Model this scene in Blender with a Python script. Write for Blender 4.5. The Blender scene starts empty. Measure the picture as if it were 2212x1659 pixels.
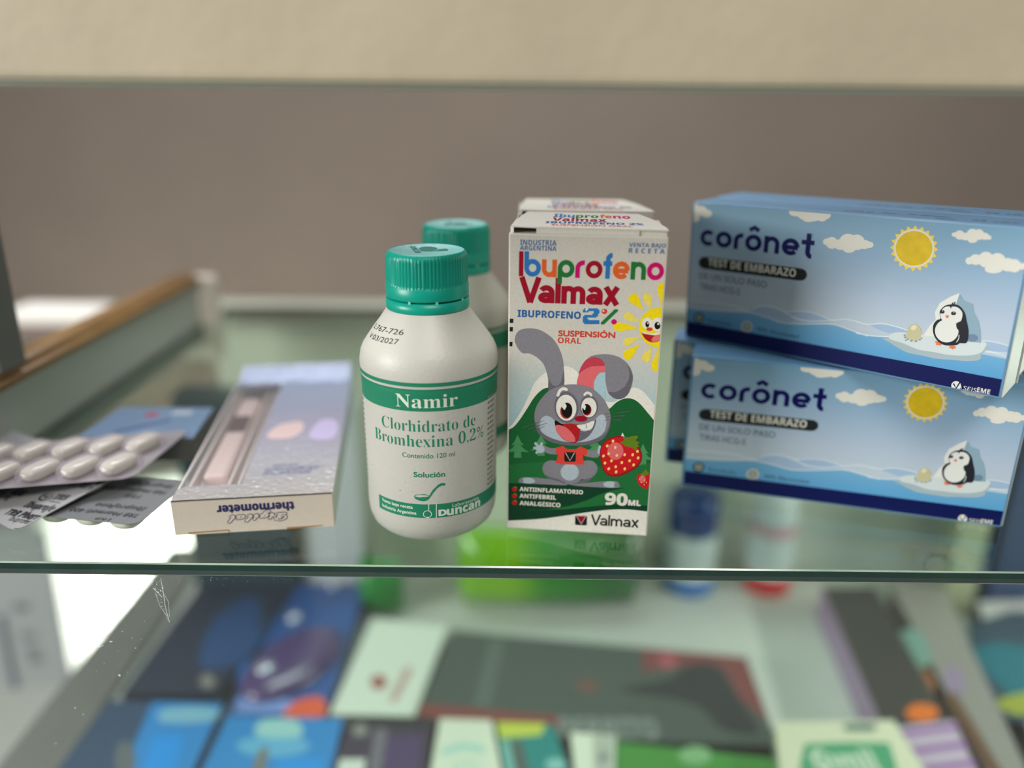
import bpy, bmesh, math, random
from mathutils import Vector, Matrix
from mathutils.geometry import tessellate_polygon
random.seed(7)
S = bpy.context.scene
COL = S.collection
R = math.radians
# ------------------------------------------------------------------ camera
FPX, PITCH, YAW, ROLL, EYE = 1715.0, .3342, .0017, -.0096, .157
CM = Matrix.Rotation(YAW, 3, 'Z') @ Matrix.Rotation(-PITCH, 3, 'X') @ Matrix.Rotation(ROLL, 3, 'Y')
cd = bpy.data.cameras.new('camera')
cam = bpy.data.objects.new('camera', cd)
COL.objects.link(cam)
S.camera = cam
cd.sensor_width = 36
cd.lens = 36 * FPX / 2212
rt, fw, up = CM.col[0], CM.col[1], CM.col[2]
cam.matrix_world = Matrix(((rt.x, up.x, -fw.x, 0), (rt.y, up.y, -fw.y, 0), (rt.z, up.z, -fw.z, EYE), (0, 0, 0, 1)))
cd.clip_start = .01
cd.clip_end = 60
cd.dof.use_dof = True
cd.dof.focus_distance = .291
cd.dof.aperture_fstop = 2.5
cd.dof.aperture_blades = 0
# ------------------------------------------------------------------ view, world, lights
S.view_settings.view_transform = 'Standard'
S.view_settings.look = 'None'
S.view_settings.gamma = 1
S.view_settings.use_curve_mapping = False
S.view_settings.exposure = 0.0
W = bpy.data.worlds.new('room_light')
S.world = W
W.use_nodes = True
bg = W.node_tree.nodes['Background']
bg.inputs[0].default_value = (.78, .80, .78, 1)
bg.inputs[1].default_value = .22

def area(name, loc, target, sx, sy, power, color):
    l = bpy.data.lights.new(name, 'AREA')
    l.shape = 'RECTANGLE'; l.size = sx; l.size_y = sy; l.energy = power; l.color = color
    o = bpy.data.objects.new(name, l); COL.objects.link(o)
    o.location = loc
    o.rotation_euler = (Vector(target) - Vector(loc)).to_track_quat('-Z', 'Y').to_euler()
    return o
area('shop_window_light', (-1.25, -.30, .45), (0, .30, .05), .6, .5, 20, (1, .99, .97))
area('ceiling_lamp_light', (-.25, 1.15, 1.7), (.05, .35, 0), 1.2, .5, 27, (.93, .95, 1))
area('added_front_fill', (.25, -.55, 1.25), (.05, .55, -.15), .6, .5, 13, (1, .97, .92))  # added fill for warm room light, also lifts the lower back panel
area('added_compartment_fill', (.585, .42, -.03), (.0, .50, -.16), .30, .015, 1.6, (1, 1, .97))  # unseen fill added to brighten the lower compartment, no fitting behind it
sk = area('daylight_through_door', (-.945, 1.795, 1.6), (-.945, 1.795, -.95), .34, .8, 11, (1, 1, .97))
sk.data.spread = R(4); sk.rotation_euler = (0, 0, math.atan2(-.51, .33) + math.pi / 2)

# ------------------------------------------------------------------ helpers
def ray(px, py):
    return CM @ Vector(((px - 1106) / FPX, 1, -(py - 829.5) / FPX))
def at(px, py, z=0.0):
    d = ray(px, py); t = (z - EYE) / d.z
    return Vector((d.x * t, d.y * t, z))
def aty(px, py, y):
    d = ray(px, py); t = y / d.y
    return Vector((d.x * t, y, EYE + d.z * t))

def seen(P):
    q = CM.transposed() @ (Vector(P) - Vector((0, 0, EYE)))
    return (1106 + FPX * q.x / q.y, 829.5 - FPX * q.z / q.y)
def face_corners(M, w, h):
    """where the four front corners of a standing carton fall in the photograph's frame"""
    return [seen(M @ Vector(c)) for c in ((0, 0, 0), (w, 0, 0), (w, 0, h), (0, 0, h))]
def lin(c):
    return tuple(((v / 255) / 12.92 if v / 255 <= .04045 else ((v / 255 + .055) / 1.055) ** 2.4) for v in c[:3]) + (1,)

MATS = {}
def mat(name, rgb, rough=.5, metal=0, spec=.5, noise=None, bump=None, coat=0, trans=0, grad=None, sss=0):
    """procedural Principled; noise=(scale, amount); bump=(scale, strength); grad=(axis, [(pos, rgb)...]) on object coordinates"""
    if name in MATS: return MATS[name]
    m = bpy.data.materials.new(name); m.use_nodes = True
    nt = m.node_tree; p = nt.nodes['Principled BSDF']
    p.inputs['Base Color'].default_value = lin(rgb)
    p.inputs['Roughness'].default_value = rough
    p.inputs['Metallic'].default_value = metal
    p.inputs['Specular IOR Level'].default_value = spec
    p.inputs['Coat Weight'].default_value = coat
    p.inputs['Coat Roughness'].default_value = .12
    if sss:
        p.inputs['Subsurface Weight'].default_value = sss
        p.inputs['Subsurface Radius'].default_value = (.004, .004, .004)
        p.inputs['Subsurface Scale'].default_value = 1
    tc = nt.nodes.new('ShaderNodeTexCoord')
    src = None
    if grad:
        sep = nt.nodes.new('ShaderNodeSeparateXYZ'); nt.links.new(tc.outputs['Object'], sep.inputs[0])
        ax, lo, hi, stops = grad
        mr = nt.nodes.new('ShaderNodeMapRange'); mr.inputs[1].default_value = lo; mr.inputs[2].default_value = hi
        nt.links.new(sep.outputs[ax], mr.inputs[0])
        cr = nt.nodes.new('ShaderNodeValToRGB'); nt.links.new(mr.outputs[0], cr.inputs[0])
        e = cr.color_ramp.elements
        while len(e) > 1: e.remove(e[-1])
        e[0].position = stops[0][0]; e[0].color = lin(stops[0][1])
        for pos, c in stops[1:]:
            k = e.new(pos); k.color = lin(c)
        src = cr.outputs[0]
    if noise:
        n = nt.nodes.new('ShaderNodeTexNoise'); n.inputs['Scale'].default_value = noise[0]; n.inputs['Detail'].default_value = 4
        nt.links.new(tc.outputs['Object'], n.inputs['Vector'])
        mx = nt.nodes.new('ShaderNodeMix'); mx.data_type = 'RGBA'; mx.blend_type = 'MULTIPLY'
        mx.inputs[0].default_value = 1
        mr = nt.nodes.new('ShaderNodeMapRange'); mr.inputs[1].default_value = .3; mr.inputs[2].default_value = .7
        mr.inputs[3].default_value = 1 - noise[1]; mr.inputs[4].default_value = 1
        nt.links.new(n.outputs[0], mr.inputs[0])
        if src: nt.links.new(src, mx.inputs[6])
        else: mx.inputs[6].default_value = lin(rgb)
        nt.links.new(mr.outputs[0], mx.inputs[7])
        src = mx.outputs[2]
    if src: nt.links.new(src, p.inputs['Base Color'])
    if bump:
        n = nt.nodes.new('ShaderNodeTexNoise'); n.inputs['Scale'].default_value = bump[0]; n.inputs['Detail'].default_value = 3
        nt.links.new(tc.outputs['Object'], n.inputs['Vector'])
        b = nt.nodes.new('ShaderNodeBump'); b.inputs['Strength'].default_value = bump[1]; b.inputs['Distance'].default_value = .001
        nt.links.new(n.outputs[0], b.inputs['Height']); nt.links.new(b.outputs[0], p.inputs['Normal'])
    MATS[name] = m
    return m

def clear_mat(name, tint, gloss_rough=.02, ior=1.5, haze=None):
    """thin clear sheet: straight-through tinted transparency plus Fresnel reflection"""
    m = bpy.data.materials.new(name); m.use_nodes = True
    nt = m.node_tree; nt.nodes.remove(nt.nodes['Principled BSDF'])
    out = nt.nodes['Material Output']
    t = nt.nodes.new('ShaderNodeBsdfTransparent'); t.inputs[0].default_value = lin(tint)
    g = nt.nodes.new('ShaderNodeBsdfGlossy'); g.inputs['Roughness'].default_value = gloss_rough
    f = nt.nodes.new('ShaderNodeFresnel')
    ge = nt.nodes.new('ShaderNodeNewGeometry'); mr = nt.nodes.new('ShaderNodeMapRange')   # same reflectance from either side of the sheet
    mr.inputs[3].default_value = ior; mr.inputs[4].default_value = 1 / ior
    nt.links.new(ge.outputs['Backfacing'], mr.inputs[0]); nt.links.new(mr.outputs[0], f.inputs[0])
    mx = nt.nodes.new('ShaderNodeMixShader')
    nt.links.new(f.outputs[0], mx.inputs[0]); nt.links.new(t.outputs[0], mx.inputs[1]); nt.links.new(g.outputs[0], mx.inputs[2])
    last = mx.outputs[0]
    if haze:
        d = nt.nodes.new('ShaderNodeBsdfDiffuse'); d.inputs[0].default_value = lin(haze[1])
        m2 = nt.nodes.new('ShaderNodeMixShader'); m2.inputs[0].default_value = haze[0]
        nt.links.new(last, m2.inputs[1]); nt.links.new(d.outputs[0], m2.inputs[2]); last = m2.outputs[0]
    nt.links.new(last, out.inputs[0])
    MATS[name] = m
    return m

def ink(rgb, rough=.5):
    k = 'ink_%d_%d_%d' % rgb
    return mat(k, rgb, rough)

class MB:
    """collects shapes and links them as ONE mesh object"""
    def __init__(s): s.v = []; s.f = []; s.m = []; s.mats = []; s.sm = []
    def mi(s, m):
        if m not in s.mats: s.mats.append(m)
        return s.mats.index(m)
    def add(s, vs, fs, m, smooth=False):
        o = len(s.v); s.v += [tuple(v) for v in vs]; k = s.mi(m)
        for f in fs: s.f.append(tuple(i + o for i in f)); s.m.append(k); s.sm.append(smooth)
    def addbm(s, bm, m, M=None, smooth=False):
        bm.verts.index_update()
        s.add([(M @ v.co if M else v.co) for v in bm.verts], [[v.index for v in f.verts] for f in bm.faces], m, smooth); bm.free()
    def box(s, lo, hi, m, bev=0, M=None, seg=2):
        bm = bmesh.new(); bmesh.ops.create_cube(bm, size=1)
        for v in bm.verts:
            for a in range(3): v.co[a] = lo[a] + (v.co[a] + .5) * (hi[a] - lo[a])
        if bev: bmesh.ops.bevel(bm, geom=bm.edges[:], offset=bev, segments=seg, affect='EDGES', profile=.6)
        s.addbm(bm, m, M, smooth=False)
    def prism(s, pts, z0, z1, m, side=None, cap0=True):
        """pts counter-clockwise in xy; z0/z1 numbers or per-point lists"""
        n = len(pts)
        a = [(p[0], p[1], z0 if not isinstance(z0, list) else z0[i]) for i, p in enumerate(pts)]
        b = [(p[0], p[1], z1 if not isinstance(z1, list) else z1[i]) for i, p in enumerate(pts)]
        tri = tessellate_polygon([[Vector((p[0], p[1], 0)) for p in pts]])
        def up_(t):
            A, B, C = [Vector(pts[i][:2]) for i in t]
            return tuple(t) if (B - A).cross(C - A) > 0 else tuple(reversed(t))
        tri = [up_(t) for t in tri]
        s.add(b, tri, m)
        if cap0: s.add(a, [tuple(reversed(t)) for t in tri], side or m)
        s.add(a + b, [(i, (i + 1) % n, n + (i + 1) % n, n + i) for i in range(n)], side or m)
    def lathe(s, prof, m, n=64, c=(0, 0), smooth=True, rfun=None, caps=True):
        vs = []
        for i, (r, z) in enumerate(prof):
            for k in range(n):
                a = 2 * math.pi * k / n
                rr = r if rfun is None else rfun(r, z, a)
                vs.append((c[0] + rr * math.cos(a), c[1] + rr * math.sin(a), z))
        fs = []
        for i in range(len(prof) - 1):
            for k in range(n):
                k2 = (k + 1) % n
                fs.append((i * n + k, i * n + k2, (i + 1) * n + k2, (i + 1) * n + k))
        s.add(vs, fs, m, smooth)
        if caps:
            o = len(s.v) - len(vs); k = s.mi(m)
            s.f.append(tuple(o + j for j in reversed(range(n)))); s.m.append(k); s.sm.append(False)
            s.f.append(tuple(o + (len(prof) - 1) * n + j for j in range(n))); s.m.append(k); s.sm.append(False)
    def build(s, name, parent=None, loc=None, rotz=0, M=None):
        me = bpy.data.meshes.new(name); me.from_pydata(s.v, [], s.f)
        for m in s.mats: me.materials.append(m)
        me.polygons.foreach_set('material_index', s.m)
        me.polygons.foreach_set('use_smooth', s.sm)
        me.update()
        o = bpy.data.objects.new(name, me); COL.objects.link(o)
        if parent: o.parent = parent
        if loc: o.location = loc
        if rotz: o.rotation_euler = (0, 0, rotz)
        return o

def tag(o, label=None, cat=None, group=None, kind=None):
    if label: o['label'] = label
    if cat: o['category'] = cat
    if group: o['group'] = group
    if kind: o['kind'] = kind
    return o
def thing(name, label, cat, loc=(0, 0, 0), rotz=0, group=None):
    o = bpy.data.objects.new(name, None); COL.objects.link(o)
    o.empty_display_size = .01
    o.location = loc; o.rotation_euler = (0, 0, rotz)
    return tag(o, label, cat, group)
def copy_tree(o, parent=None):
    c = o.copy(); COL.objects.link(c); c.parent = parent
    for ch in [x for x in COL.objects if x.parent == o]: copy_tree(ch, c)
    return c

# ------------------------------------------------------------------ flat printed artwork (turned into mesh layers on a part)
TXT = {}
STY = {'bold': (0x1D5D4, 0x1D5EE, 0x1D7EC), 'boldit': (0x1D63C, 0x1D656, 0x1D7EC), 'serif': (0x1D400, 0x1D41A, 0x1D7CE),
       'script': (0x1D4D0, 0x1D4EA, None), 'serifit': (0x1D468, 0x1D482, None)}
def text_mesh(s, style, offset):
    key = (s, style, offset)
    if key in TXT: return TXT[key]
    t = s
    if style in STY:
        U, L, D = STY[style]; t = ''
        for ch in s:
            if 'A' <= ch <= 'Z': t += chr(U + ord(ch) - 65)
            elif 'a' <= ch <= 'z': t += chr(L + ord(ch) - 97)
            elif '0' <= ch <= '9' and D: t += chr(D + ord(ch) - 48)
            else: t += ch
    cu = bpy.data.curves.new('t', 'FONT'); cu.body = t; cu.offset = offset; cu.resolution_u = 4
    ob = bpy.data.objects.new('t', cu)
    me = bpy.data.meshes.new_from_object(ob)
    me.calc_loop_triangles()
    vs = [(v.co.x, v.co.y) for v in me.vertices]
    ts = [tuple(l.vertices) for l in me.loop_triangles]
    bpy.data.objects.remove(ob); bpy.data.curves.remove(cu); bpy.data.meshes.remove(me)
    if vs:
        x0 = min(v[0] for v in vs); x1 = max(v[0] for v in vs)
    else: x0, x1 = 0, 1
    TXT[key] = (vs, ts, x0, x1)
    return TXT[key]

def homog(src, dst):
    A = []; b = []
    for (x, y), (u, v) in zip(src, dst):
        A.append([x, y, 1, 0, 0, 0, -u * x, -u * y]); b.append(u)
        A.append([0, 0, 0, x, y, 1, -v * x, -v * y]); b.append(v)
    n = 8
    M = [r + [c] for r, c in zip(A, b)]
    for i in range(n):
        p = max(range(i, n), key=lambda k: abs(M[k][i])); M[i], M[p] = M[p], M[i]
        d = M[i][i]; M[i] = [q / d for q in M[i]]
        for k in range(n):
            if k != i:
                c = M[k][i]; M[k] = [a - c * q for a, q in zip(M[k], M[i])]
    H = [M[i][n] for i in range(n)]
    def T(p):
        x, y = p; w = H[6] * x + H[7] * y + 1
        return ((H[0] * x + H[1] * y + H[2]) / w, (H[3] * x + H[4] * y + H[5]) / w)
    return T

def catmull(pts, closed=True, n=6):
    out = []; N = len(pts)
    rng = range(N if closed else N - 1)
    for i in rng:
        g = (lambda k: pts[k % N]) if closed else (lambda k: pts[max(0, min(N - 1, k))])
        p0, p1, p2, p3 = g(i - 1), g(i), g(i + 1), g(i + 2)
        for k in range(n):
            t = k / n
            out.append(tuple(.5 * (2 * p1[a] + (p2[a] - p0[a]) * t + (2 * p0[a] - 5 * p1[a] + 4 * p2[a] - p3[a]) * t * t + (3 * p1[a] - p0[a] - 3 * p2[a] + p3[a]) * t ** 3) for a in (0, 1)))
    if not closed: out.append(tuple(pts[-1]))
    return out

def clip_half(poly, a, c, sgn):
    out = []
    for i in range(len(poly)):
        p, q = poly[i], poly[(i + 1) % len(poly)]
        dp, dq = sgn * (p[a] - c), sgn * (q[a] - c)
        if dp <= 0: out.append(p)
        if (dp < 0 < dq) or (dq < 0 < dp):
            t = dp / (dp - dq); out.append((p[0] + (q[0] - p[0]) * t, p[1] + (q[1] - p[1]) * t))
    return out

class Art:
    """T turns a measured point into (u, v) on the part's face, metres"""
    def __init__(s, T=None, pre=None, clip=None):
        s.T0 = T or (lambda p: p); s.pre = pre or (lambda p: p); s.clip = clip; s.it = []
    def T(s, p): return s.T0(s.pre(p))
    def raw(s, pts, tris, m, lay): s.it.append(([tuple(p) for p in pts], tris, m, lay))
    def poly(s, pts, m, lay, smooth=0):
        if smooth: pts = catmull(pts, True, smooth)
        q = [s.T(p) for p in pts]
        s.raw(q, tessellate_polygon([[Vector((p[0], p[1], 0)) for p in q]]), m, lay)
    def ell(s, cx, cy, rx, ry, m, lay, rot=0, n=28):
        c, d = math.cos(R(rot)), math.sin(R(rot))
        s.poly([(cx + rx * math.cos(a) * c - ry * math.sin(a) * d, cy + rx * math.cos(a) * d + ry * math.sin(a) * c) for a in [2 * math.pi * k / n for k in range(n)]], m, lay)
    def stroke(s, pts, w, m, lay, smooth=0, taper=None, cap=True, uv=False):
        pts = list(pts)
        if smooth: pts = catmull(pts, False, smooth)
        N = len(pts); L = []; Rr = []
        for i, p in enumerate(pts):
            a = pts[max(0, i - 1)]; b = pts[min(N - 1, i + 1)]
            dx, dy = b[0] - a[0], b[1] - a[1]; l = math.hypot(dx, dy) or 1
            ww = (w if taper is None else w * (taper[0] + (taper[1] - taper[0]) * i / (N - 1))) / 2
            L.append((p[0] - dy / l * ww, p[1] + dx / l * ww)); Rr.append((p[0] + dy / l * ww, p[1] - dx / l * ww))
        V = L + Rr
        f = (lambda p: p) if uv else s.T
        s.raw([f(p) for p in V], [t for i in range(N - 1) for t in ((i, i + 1, N + i + 1), (i, N + i + 1, N + i))], m, lay)
        if cap and not uv:
            for e, k in ((pts[0], 0), (pts[-1], 1)):
                r = (w if taper is None else w * taper[k]) / 2
                if r > 0: s.ell(e[0], e[1], r, r, m, lay, n=10)
    def text(s, body, p0, p1, h, m, lay, style='reg', off=0, keep=False, capr=.69, fat=0):
        vs, ts, x0, x1 = text_mesh(body, style, off)
        a, b = s.T(p0), s.T(p1)
        hv = abs(s.T((p0[0], p0[1] - h))[1] - a[1]) / capr
        if keep: hv = math.dist(s.T((p1[0], p1[1] - h)), b) / capr
        if not keep: mv = (a[1] + b[1]) / 2; a = (a[0], mv); b = (b[0], mv)
        dx, dy = b[0] - a[0], b[1] - a[1]; L = math.hypot(dx, dy)
        ex = (dx / L, dy / L); ey = (-ex[1], ex[0]); sx = L / (x1 - x0)
        for fx, fy in ([(0, 0)] if not fat else [(fat * math.cos(k * math.pi / 4), fat * math.sin(k * math.pi / 4)) for k in range(8)]):
            s.raw([(fx + a[0] + ex[0] * (v[0] - x0) * sx + ey[0] * v[1] * hv, fy + a[1] + ex[1] * (v[0] - x0) * sx + ey[1] * v[1] * hv) for v in vs], ts, m, lay)
    def geo(s, body, p0, p1, xh, w, cols, lay, gap=.16):
        """round geometric lettering drawn as strokes; xh = measured x-height, w = stroke / x-height"""
        a, b = s.T(p0), s.T(p1)
        hv = abs(s.T((p0[0], p0[1] - xh))[1] - a[1])
        mv = (a[1] + b[1]) / 2
        gl = []; x = 0
        for ch in body:
            st, adv = GEO(ch, w); gl.append((st, x, ch)); x += adv + gap
        tot = x - gap; sx = (b[0] - a[0]) / tot
        for i, (st, gx, ch) in enumerate(gl):
            m = cols[i % len(cols)]
            for pts in st:
                N = len(pts); L = []; Rr = []
                for j, p in enumerate(pts):
                    q0 = pts[max(0, j - 1)]; q1 = pts[min(N - 1, j + 1)]
                    if math.dist(pts[0], pts[-1]) < 1e-6 and j in (0, N - 1): q0, q1 = pts[-2], pts[1]
                    dx, dy = q1[0] - q0[0], q1[1] - q0[1]; l = math.hypot(dx, dy) or 1
                    L.append((p[0] - dy / l * w / 2, p[1] + dx / l * w / 2)); Rr.append((p[0] + dy / l * w / 2, p[1] - dx / l * w / 2))
                V = [(a[0] + (gx + q[0]) * sx, mv + q[1] * hv) for q in L + Rr]
                s.raw(V, [t for k in range(N - 1) for t in ((k, k + 1, N + k + 1), (k, N + k + 1, N + k))], m, lay)
    def emit(s, mb, mapper, du=None, step=.000014, dv=None):
        cnt = {}
        for pts, tris, m, lay in s.it:
            k_ = cnt.get(lay, 0); cnt[lay] = k_ + 1
            lay = lay + (k_ % 8) * .11
            out = []; fs = []
            for t in tris:
                P = [pts[i] for i in t]
                if s.clip:
                    u0, v0, u1, v1 = s.clip
                    P = clip_half(P, 0, u0, -1)
                    if len(P) > 2: P = clip_half(P, 0, u1, 1)
                    if len(P) > 2: P = clip_half(P, 1, v0, -1)
                    if len(P) > 2: P = clip_half(P, 1, v1, 1)
                if len(P) < 3: continue
                parts = [P]
                if du:
                    parts = []
                    a = math.floor(min(p[0] for p in P) / du); b = math.floor(max(p[0] for p in P) / du)
                    for k in range(a, b + 1):
                        Q = clip_half(P, 0, k * du, -1)
                        if len(Q) > 2: Q = clip_half(Q, 0, (k + 1) * du, 1)
                        if len(Q) > 2: parts.append(Q)
                if dv:
                    src_, parts = parts, []
                    for Q0 in src_:
                        a = math.floor(min(p[1] for p in Q0) / dv); b = math.floor(max(p[1] for p in Q0) / dv)
                        for k in range(a, b + 1):
                            Q = clip_half(Q0, 1, k * dv, -1)
                            if len(Q) > 2: Q = clip_half(Q, 1, (k + 1) * dv, 1)
                            if len(Q) > 2: parts.append(Q)
                for Q in parts:
                    ar = sum(Q[i][0] * Q[(i + 1) % len(Q)][1] - Q[(i + 1) % len(Q)][0] * Q[i][1] for i in range(len(Q)))
                    if abs(ar) < 1e-13: continue
                    if ar < 0: Q = Q[::-1]
                    o = len(out); out += [mapper(q[0], q[1], lay * step) for q in Q]
                    fs.append(tuple(range(o, o + len(Q))))
            if fs: mb.add(out, fs, m)

def arc(cx, cy, rx, ry, a0, a1, n=14):
    return [(cx + rx * math.cos(R(a0 + (a1 - a0) * k / n)), cy + ry * math.sin(R(a0 + (a1 - a0) * k / n))) for k in range(n + 1)]
def GEO(ch, w):
    h = w / 2; r = .5 - h; A = 1.42
    if ch == 'o': return [arc(.5, .5, r, r, 0, 360, 28)], 1
    if ch == 'ô': return [arc(.5, .5, r, r, 0, 360, 28), [(.22, 1.24), (.5, 1.42), (.78, 1.24)]], 1
    if ch == 'c': return [arc(.5, .5, r, r, 48, 312, 22)], .88
    if ch == 'e': return [arc(.5, .5, r, r, 0, 318, 26), [(h, .47), (1 - h * .6, .47)]], 1
    if ch == 'b': return [[(h, A), (h, .5)], arc(.5, .5, r, r, 0, 360, 28)], 1
    if ch == 'p': return [[(h, .5), (h, -.36)], arc(.5, .5, r, r, 0, 360, 28)], 1
    if ch == 'u': return [[(h, 1), (h, .45)] + arc(.45, .45, .45 - h, .45 - h, 180, 360), [(.9 - h, 1), (.9 - h, 0)]], .9
    if ch == 'n': return [[(h, 0), (h, 1)], arc(.45, .55, .45 - h, .45 - h, 180, 0) + [(.9 - h, 0)]], .9
    if ch == 'm': return [[(h, 0), (h, .98)], arc(.4, .6, .4 - h, .4 - h, 180, 0) + [(.8 - h, 0)], arc(1.2 - w, .6, .4 - h, .4 - h, 180, 0) + [(1.6 - w - h, 0)]], 1.6 - w
    if ch == 'r': return [[(h, 0), (h, .55)] + arc(.5, .55, .5 - h, .45 - h, 180, 82)], .56
    if ch == 'f': return [[(.12 + h, 0), (.12 + h, 1.1)] + arc(.5, 1.1, .38 - h, .36 - h, 180, 90), [(-.02, .86), (.5, .86)]], .5
    if ch == 't': return [[(.2 + h, 1.38), (.2 + h, .35)] + arc(.55, .35, .35 - h, .42 - h, 180, 275), [(-.04, .86), (.66, .86)]], .64
    if ch in 'Il': return [[(h, 0), (h, A)]], w
    if ch == 'V': return [[(h * .9, A), (.60, 0)], [(1.20 - h * .9, A), (.60, 0)]], 1.0
    if ch == 'a': return [arc(.45, .56, .45 - h, .44 - h, 150, 0) + [(.9 - h, 0)], arc(.43, .30, .43 - h, .31 - h, 0, 360, 24)], .9
    if ch == 'x': return [[(h * .8, 1), (.86 - h * .8, 0)], [(h * .8, 0), (.86 - h * .8, 1)]], .86
    return [], .5

# ------------------------------------------------------------------ materials
M_white = mat('white_board', (196, 202, 194), .5, noise=(18, .06))
M_backp = mat('pale_green_panel', (228, 232, 216), .45, noise=(9, .05))
M_rail = mat('cream_painted_board', (184, 173, 148), .6, noise=(28, .10), bump=(160, .25))
M_sidep = mat('grey_green_board', (164, 168, 158), .45, noise=(12, .06))
M_wood = mat('varnished_wood_trim', (150, 114, 66), .5, noise=(30, .25))
M_ledge = mat('grey_metal_ledge', (112, 114, 108), .35, noise=(50, .08))
M_wall = mat('taupe_wall_paint', (150, 136, 124), .85, noise=(2.2, .12))
M_floor = mat('pale_floor_tile', (215, 215, 208), .5, noise=(3, .05))
M_glass = clear_mat('clear_shelf_glass', (238, 246, 240), .09)
M_pane = clear_mat('clear_front_glass', (246, 250, 247), .02)
M_edge = mat('dark_green_glass_edge', (34, 62, 54), .12, spec=.7, noise=(60, .35))
M_edgel = mat('light_glass_chamfer', (160, 178, 158), .15, spec=.7, noise=(90, .3))
M_dust = mat('white_dust', (225, 230, 232), .8)

# ------------------------------------------------------------------ setting: room
b = MB(); b.box((-3, 2.35, -.95), (3, 2.41, 2.6), M_wall); tag(b.build('wall_back'), kind='structure')
b = MB(); b.box((-3, -2, -1.0), (3, 2.35, -.95), M_floor); tag(b.build('floor'), kind='structure')

# ------------------------------------------------------------------ display cabinet
ZF = -.25
cab = thing('display_cabinet', 'cream and grey glass-fronted pharmacy display cabinet holding everything', 'cabinet', (0, .43, ZF - .02))
CL = Matrix.Translation((0, -.43, -(ZF - .02)))
def cpart(name, fn):
    b = MB(); fn(b)
    o = b.build(name, cab); o.data.transform(CL); return o
cpart('top_rail', lambda b: b.box((-.45, .232, .1632), (.62, .254, .235), M_rail, .0016))
cpart('rail_edge', lambda b: b.box((-.45, .2328, .1618), (.62, .253, .1631), mat('grey_green_rail_edge', (128, 130, 116), .5), .0004))
def _side(b):
    b.box((-.252, .25, -.012), (-.238, .585, .030), M_sidep)
    b.box((-.2385, .25, -.012), (-.2365, .585, -.0055), M_ledge)
cpart('side_panel', _side)
def _trim(b):
    bm = bmesh.new(); bmesh.ops.create_cube(bm, size=1)
    for v in bm.verts: v.co = Vector((-.2445 + v.co.x * .020, .419 + v.co.y * .338, .0345 + v.co.z * .009))
    bmesh.ops.bevel(bm, geom=bm.edges[:], offset=.0035, segments=4, affect='EDGES')
    b.addbm(bm, M_wood, smooth=True)
cpart('wooden_trim', _trim)
cpart('end_cap', lambda b: b.box((-.256, .585, -.03), (-.226, .600, .036), mat('pale_end_cap', (205, 195, 182), .5), .004))
cpart('corner_post', lambda b: b.box((-.292, .345, .0395), (-.2345, .364, .235), mat('dark_grey_post', (98, 98, 92), .5), .001))
cpart('back_panel', lambda b: b.box((-.258, .658, ZF), (.60, .668, -.012), M_backp))
cpart('back_rail', lambda b: b.box((-.26, .640, -.012), (.60, .668, .0005), mat('muted_green_rail', (160, 164, 148), .6), .001))
cpart('bottom_board', lambda b: b.box((-.292, .25, ZF - .02), (.60, .668, ZF), M_white))
cpart('side_ledge', lambda b: b.box((-.328, .25, ZF - .02), (-.288, .668, ZF + .006), M_ledge, .001))
cpart('right_panel', lambda b: b.box((.60, .25, ZF - .02), (.612, .668, .235), M_sidep))
cpart('front_sill', lambda b: b.box((-.328, .243, ZF - .02), (.60, .25, ZF + .012), M_ledge))

# glass shelf
b = MB()
x0, x1, y0, y1 = -.2364, .598, .2500, .640
t, c = .0052, .0005
b.add([(x0, y0 + c, 0), (x1, y0 + c, 0), (x1, y1, 0), (x0, y1, 0)], [(0, 1, 2, 3)], M_glass)
b.add([(x0, y0 + c, -t), (x1, y0 + c, -t), (x1, y1, -t), (x0, y1, -t)], [(3, 2, 1, 0)], M_glass)
pr = [(y0 + c, 0), (y0, -c), (y0 - .0004, -t * .5), (y0, -t + c), (y0 + c, -t)]
for k, m in enumerate((M_edgel, M_edge, M_edge, M_edgel)):
    (ya, za), (yb, zb) = pr[k], pr[k + 1]
    b.add([(x0, ya, za), (x1, ya, za), (x1, yb, zb), (x0, yb, zb)], [(0, 3, 2, 1)], m)
b.add([(x0, y1, 0), (x1, y1, 0), (x1, y1, -t), (x0, y1, -t)], [(0, 1, 2, 3)], M_edge)
for X in (x0, x1): b.add([(X, y0, 0), (X, y1, 0), (X, y1, -t), (X, y0, -t)], [(0, 1, 2, 3)], M_edge)
tag(b.build('glass_shelf'), 'clear glass shelf with dark green polished front edge carrying medicine packs', 'shelf')

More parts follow.
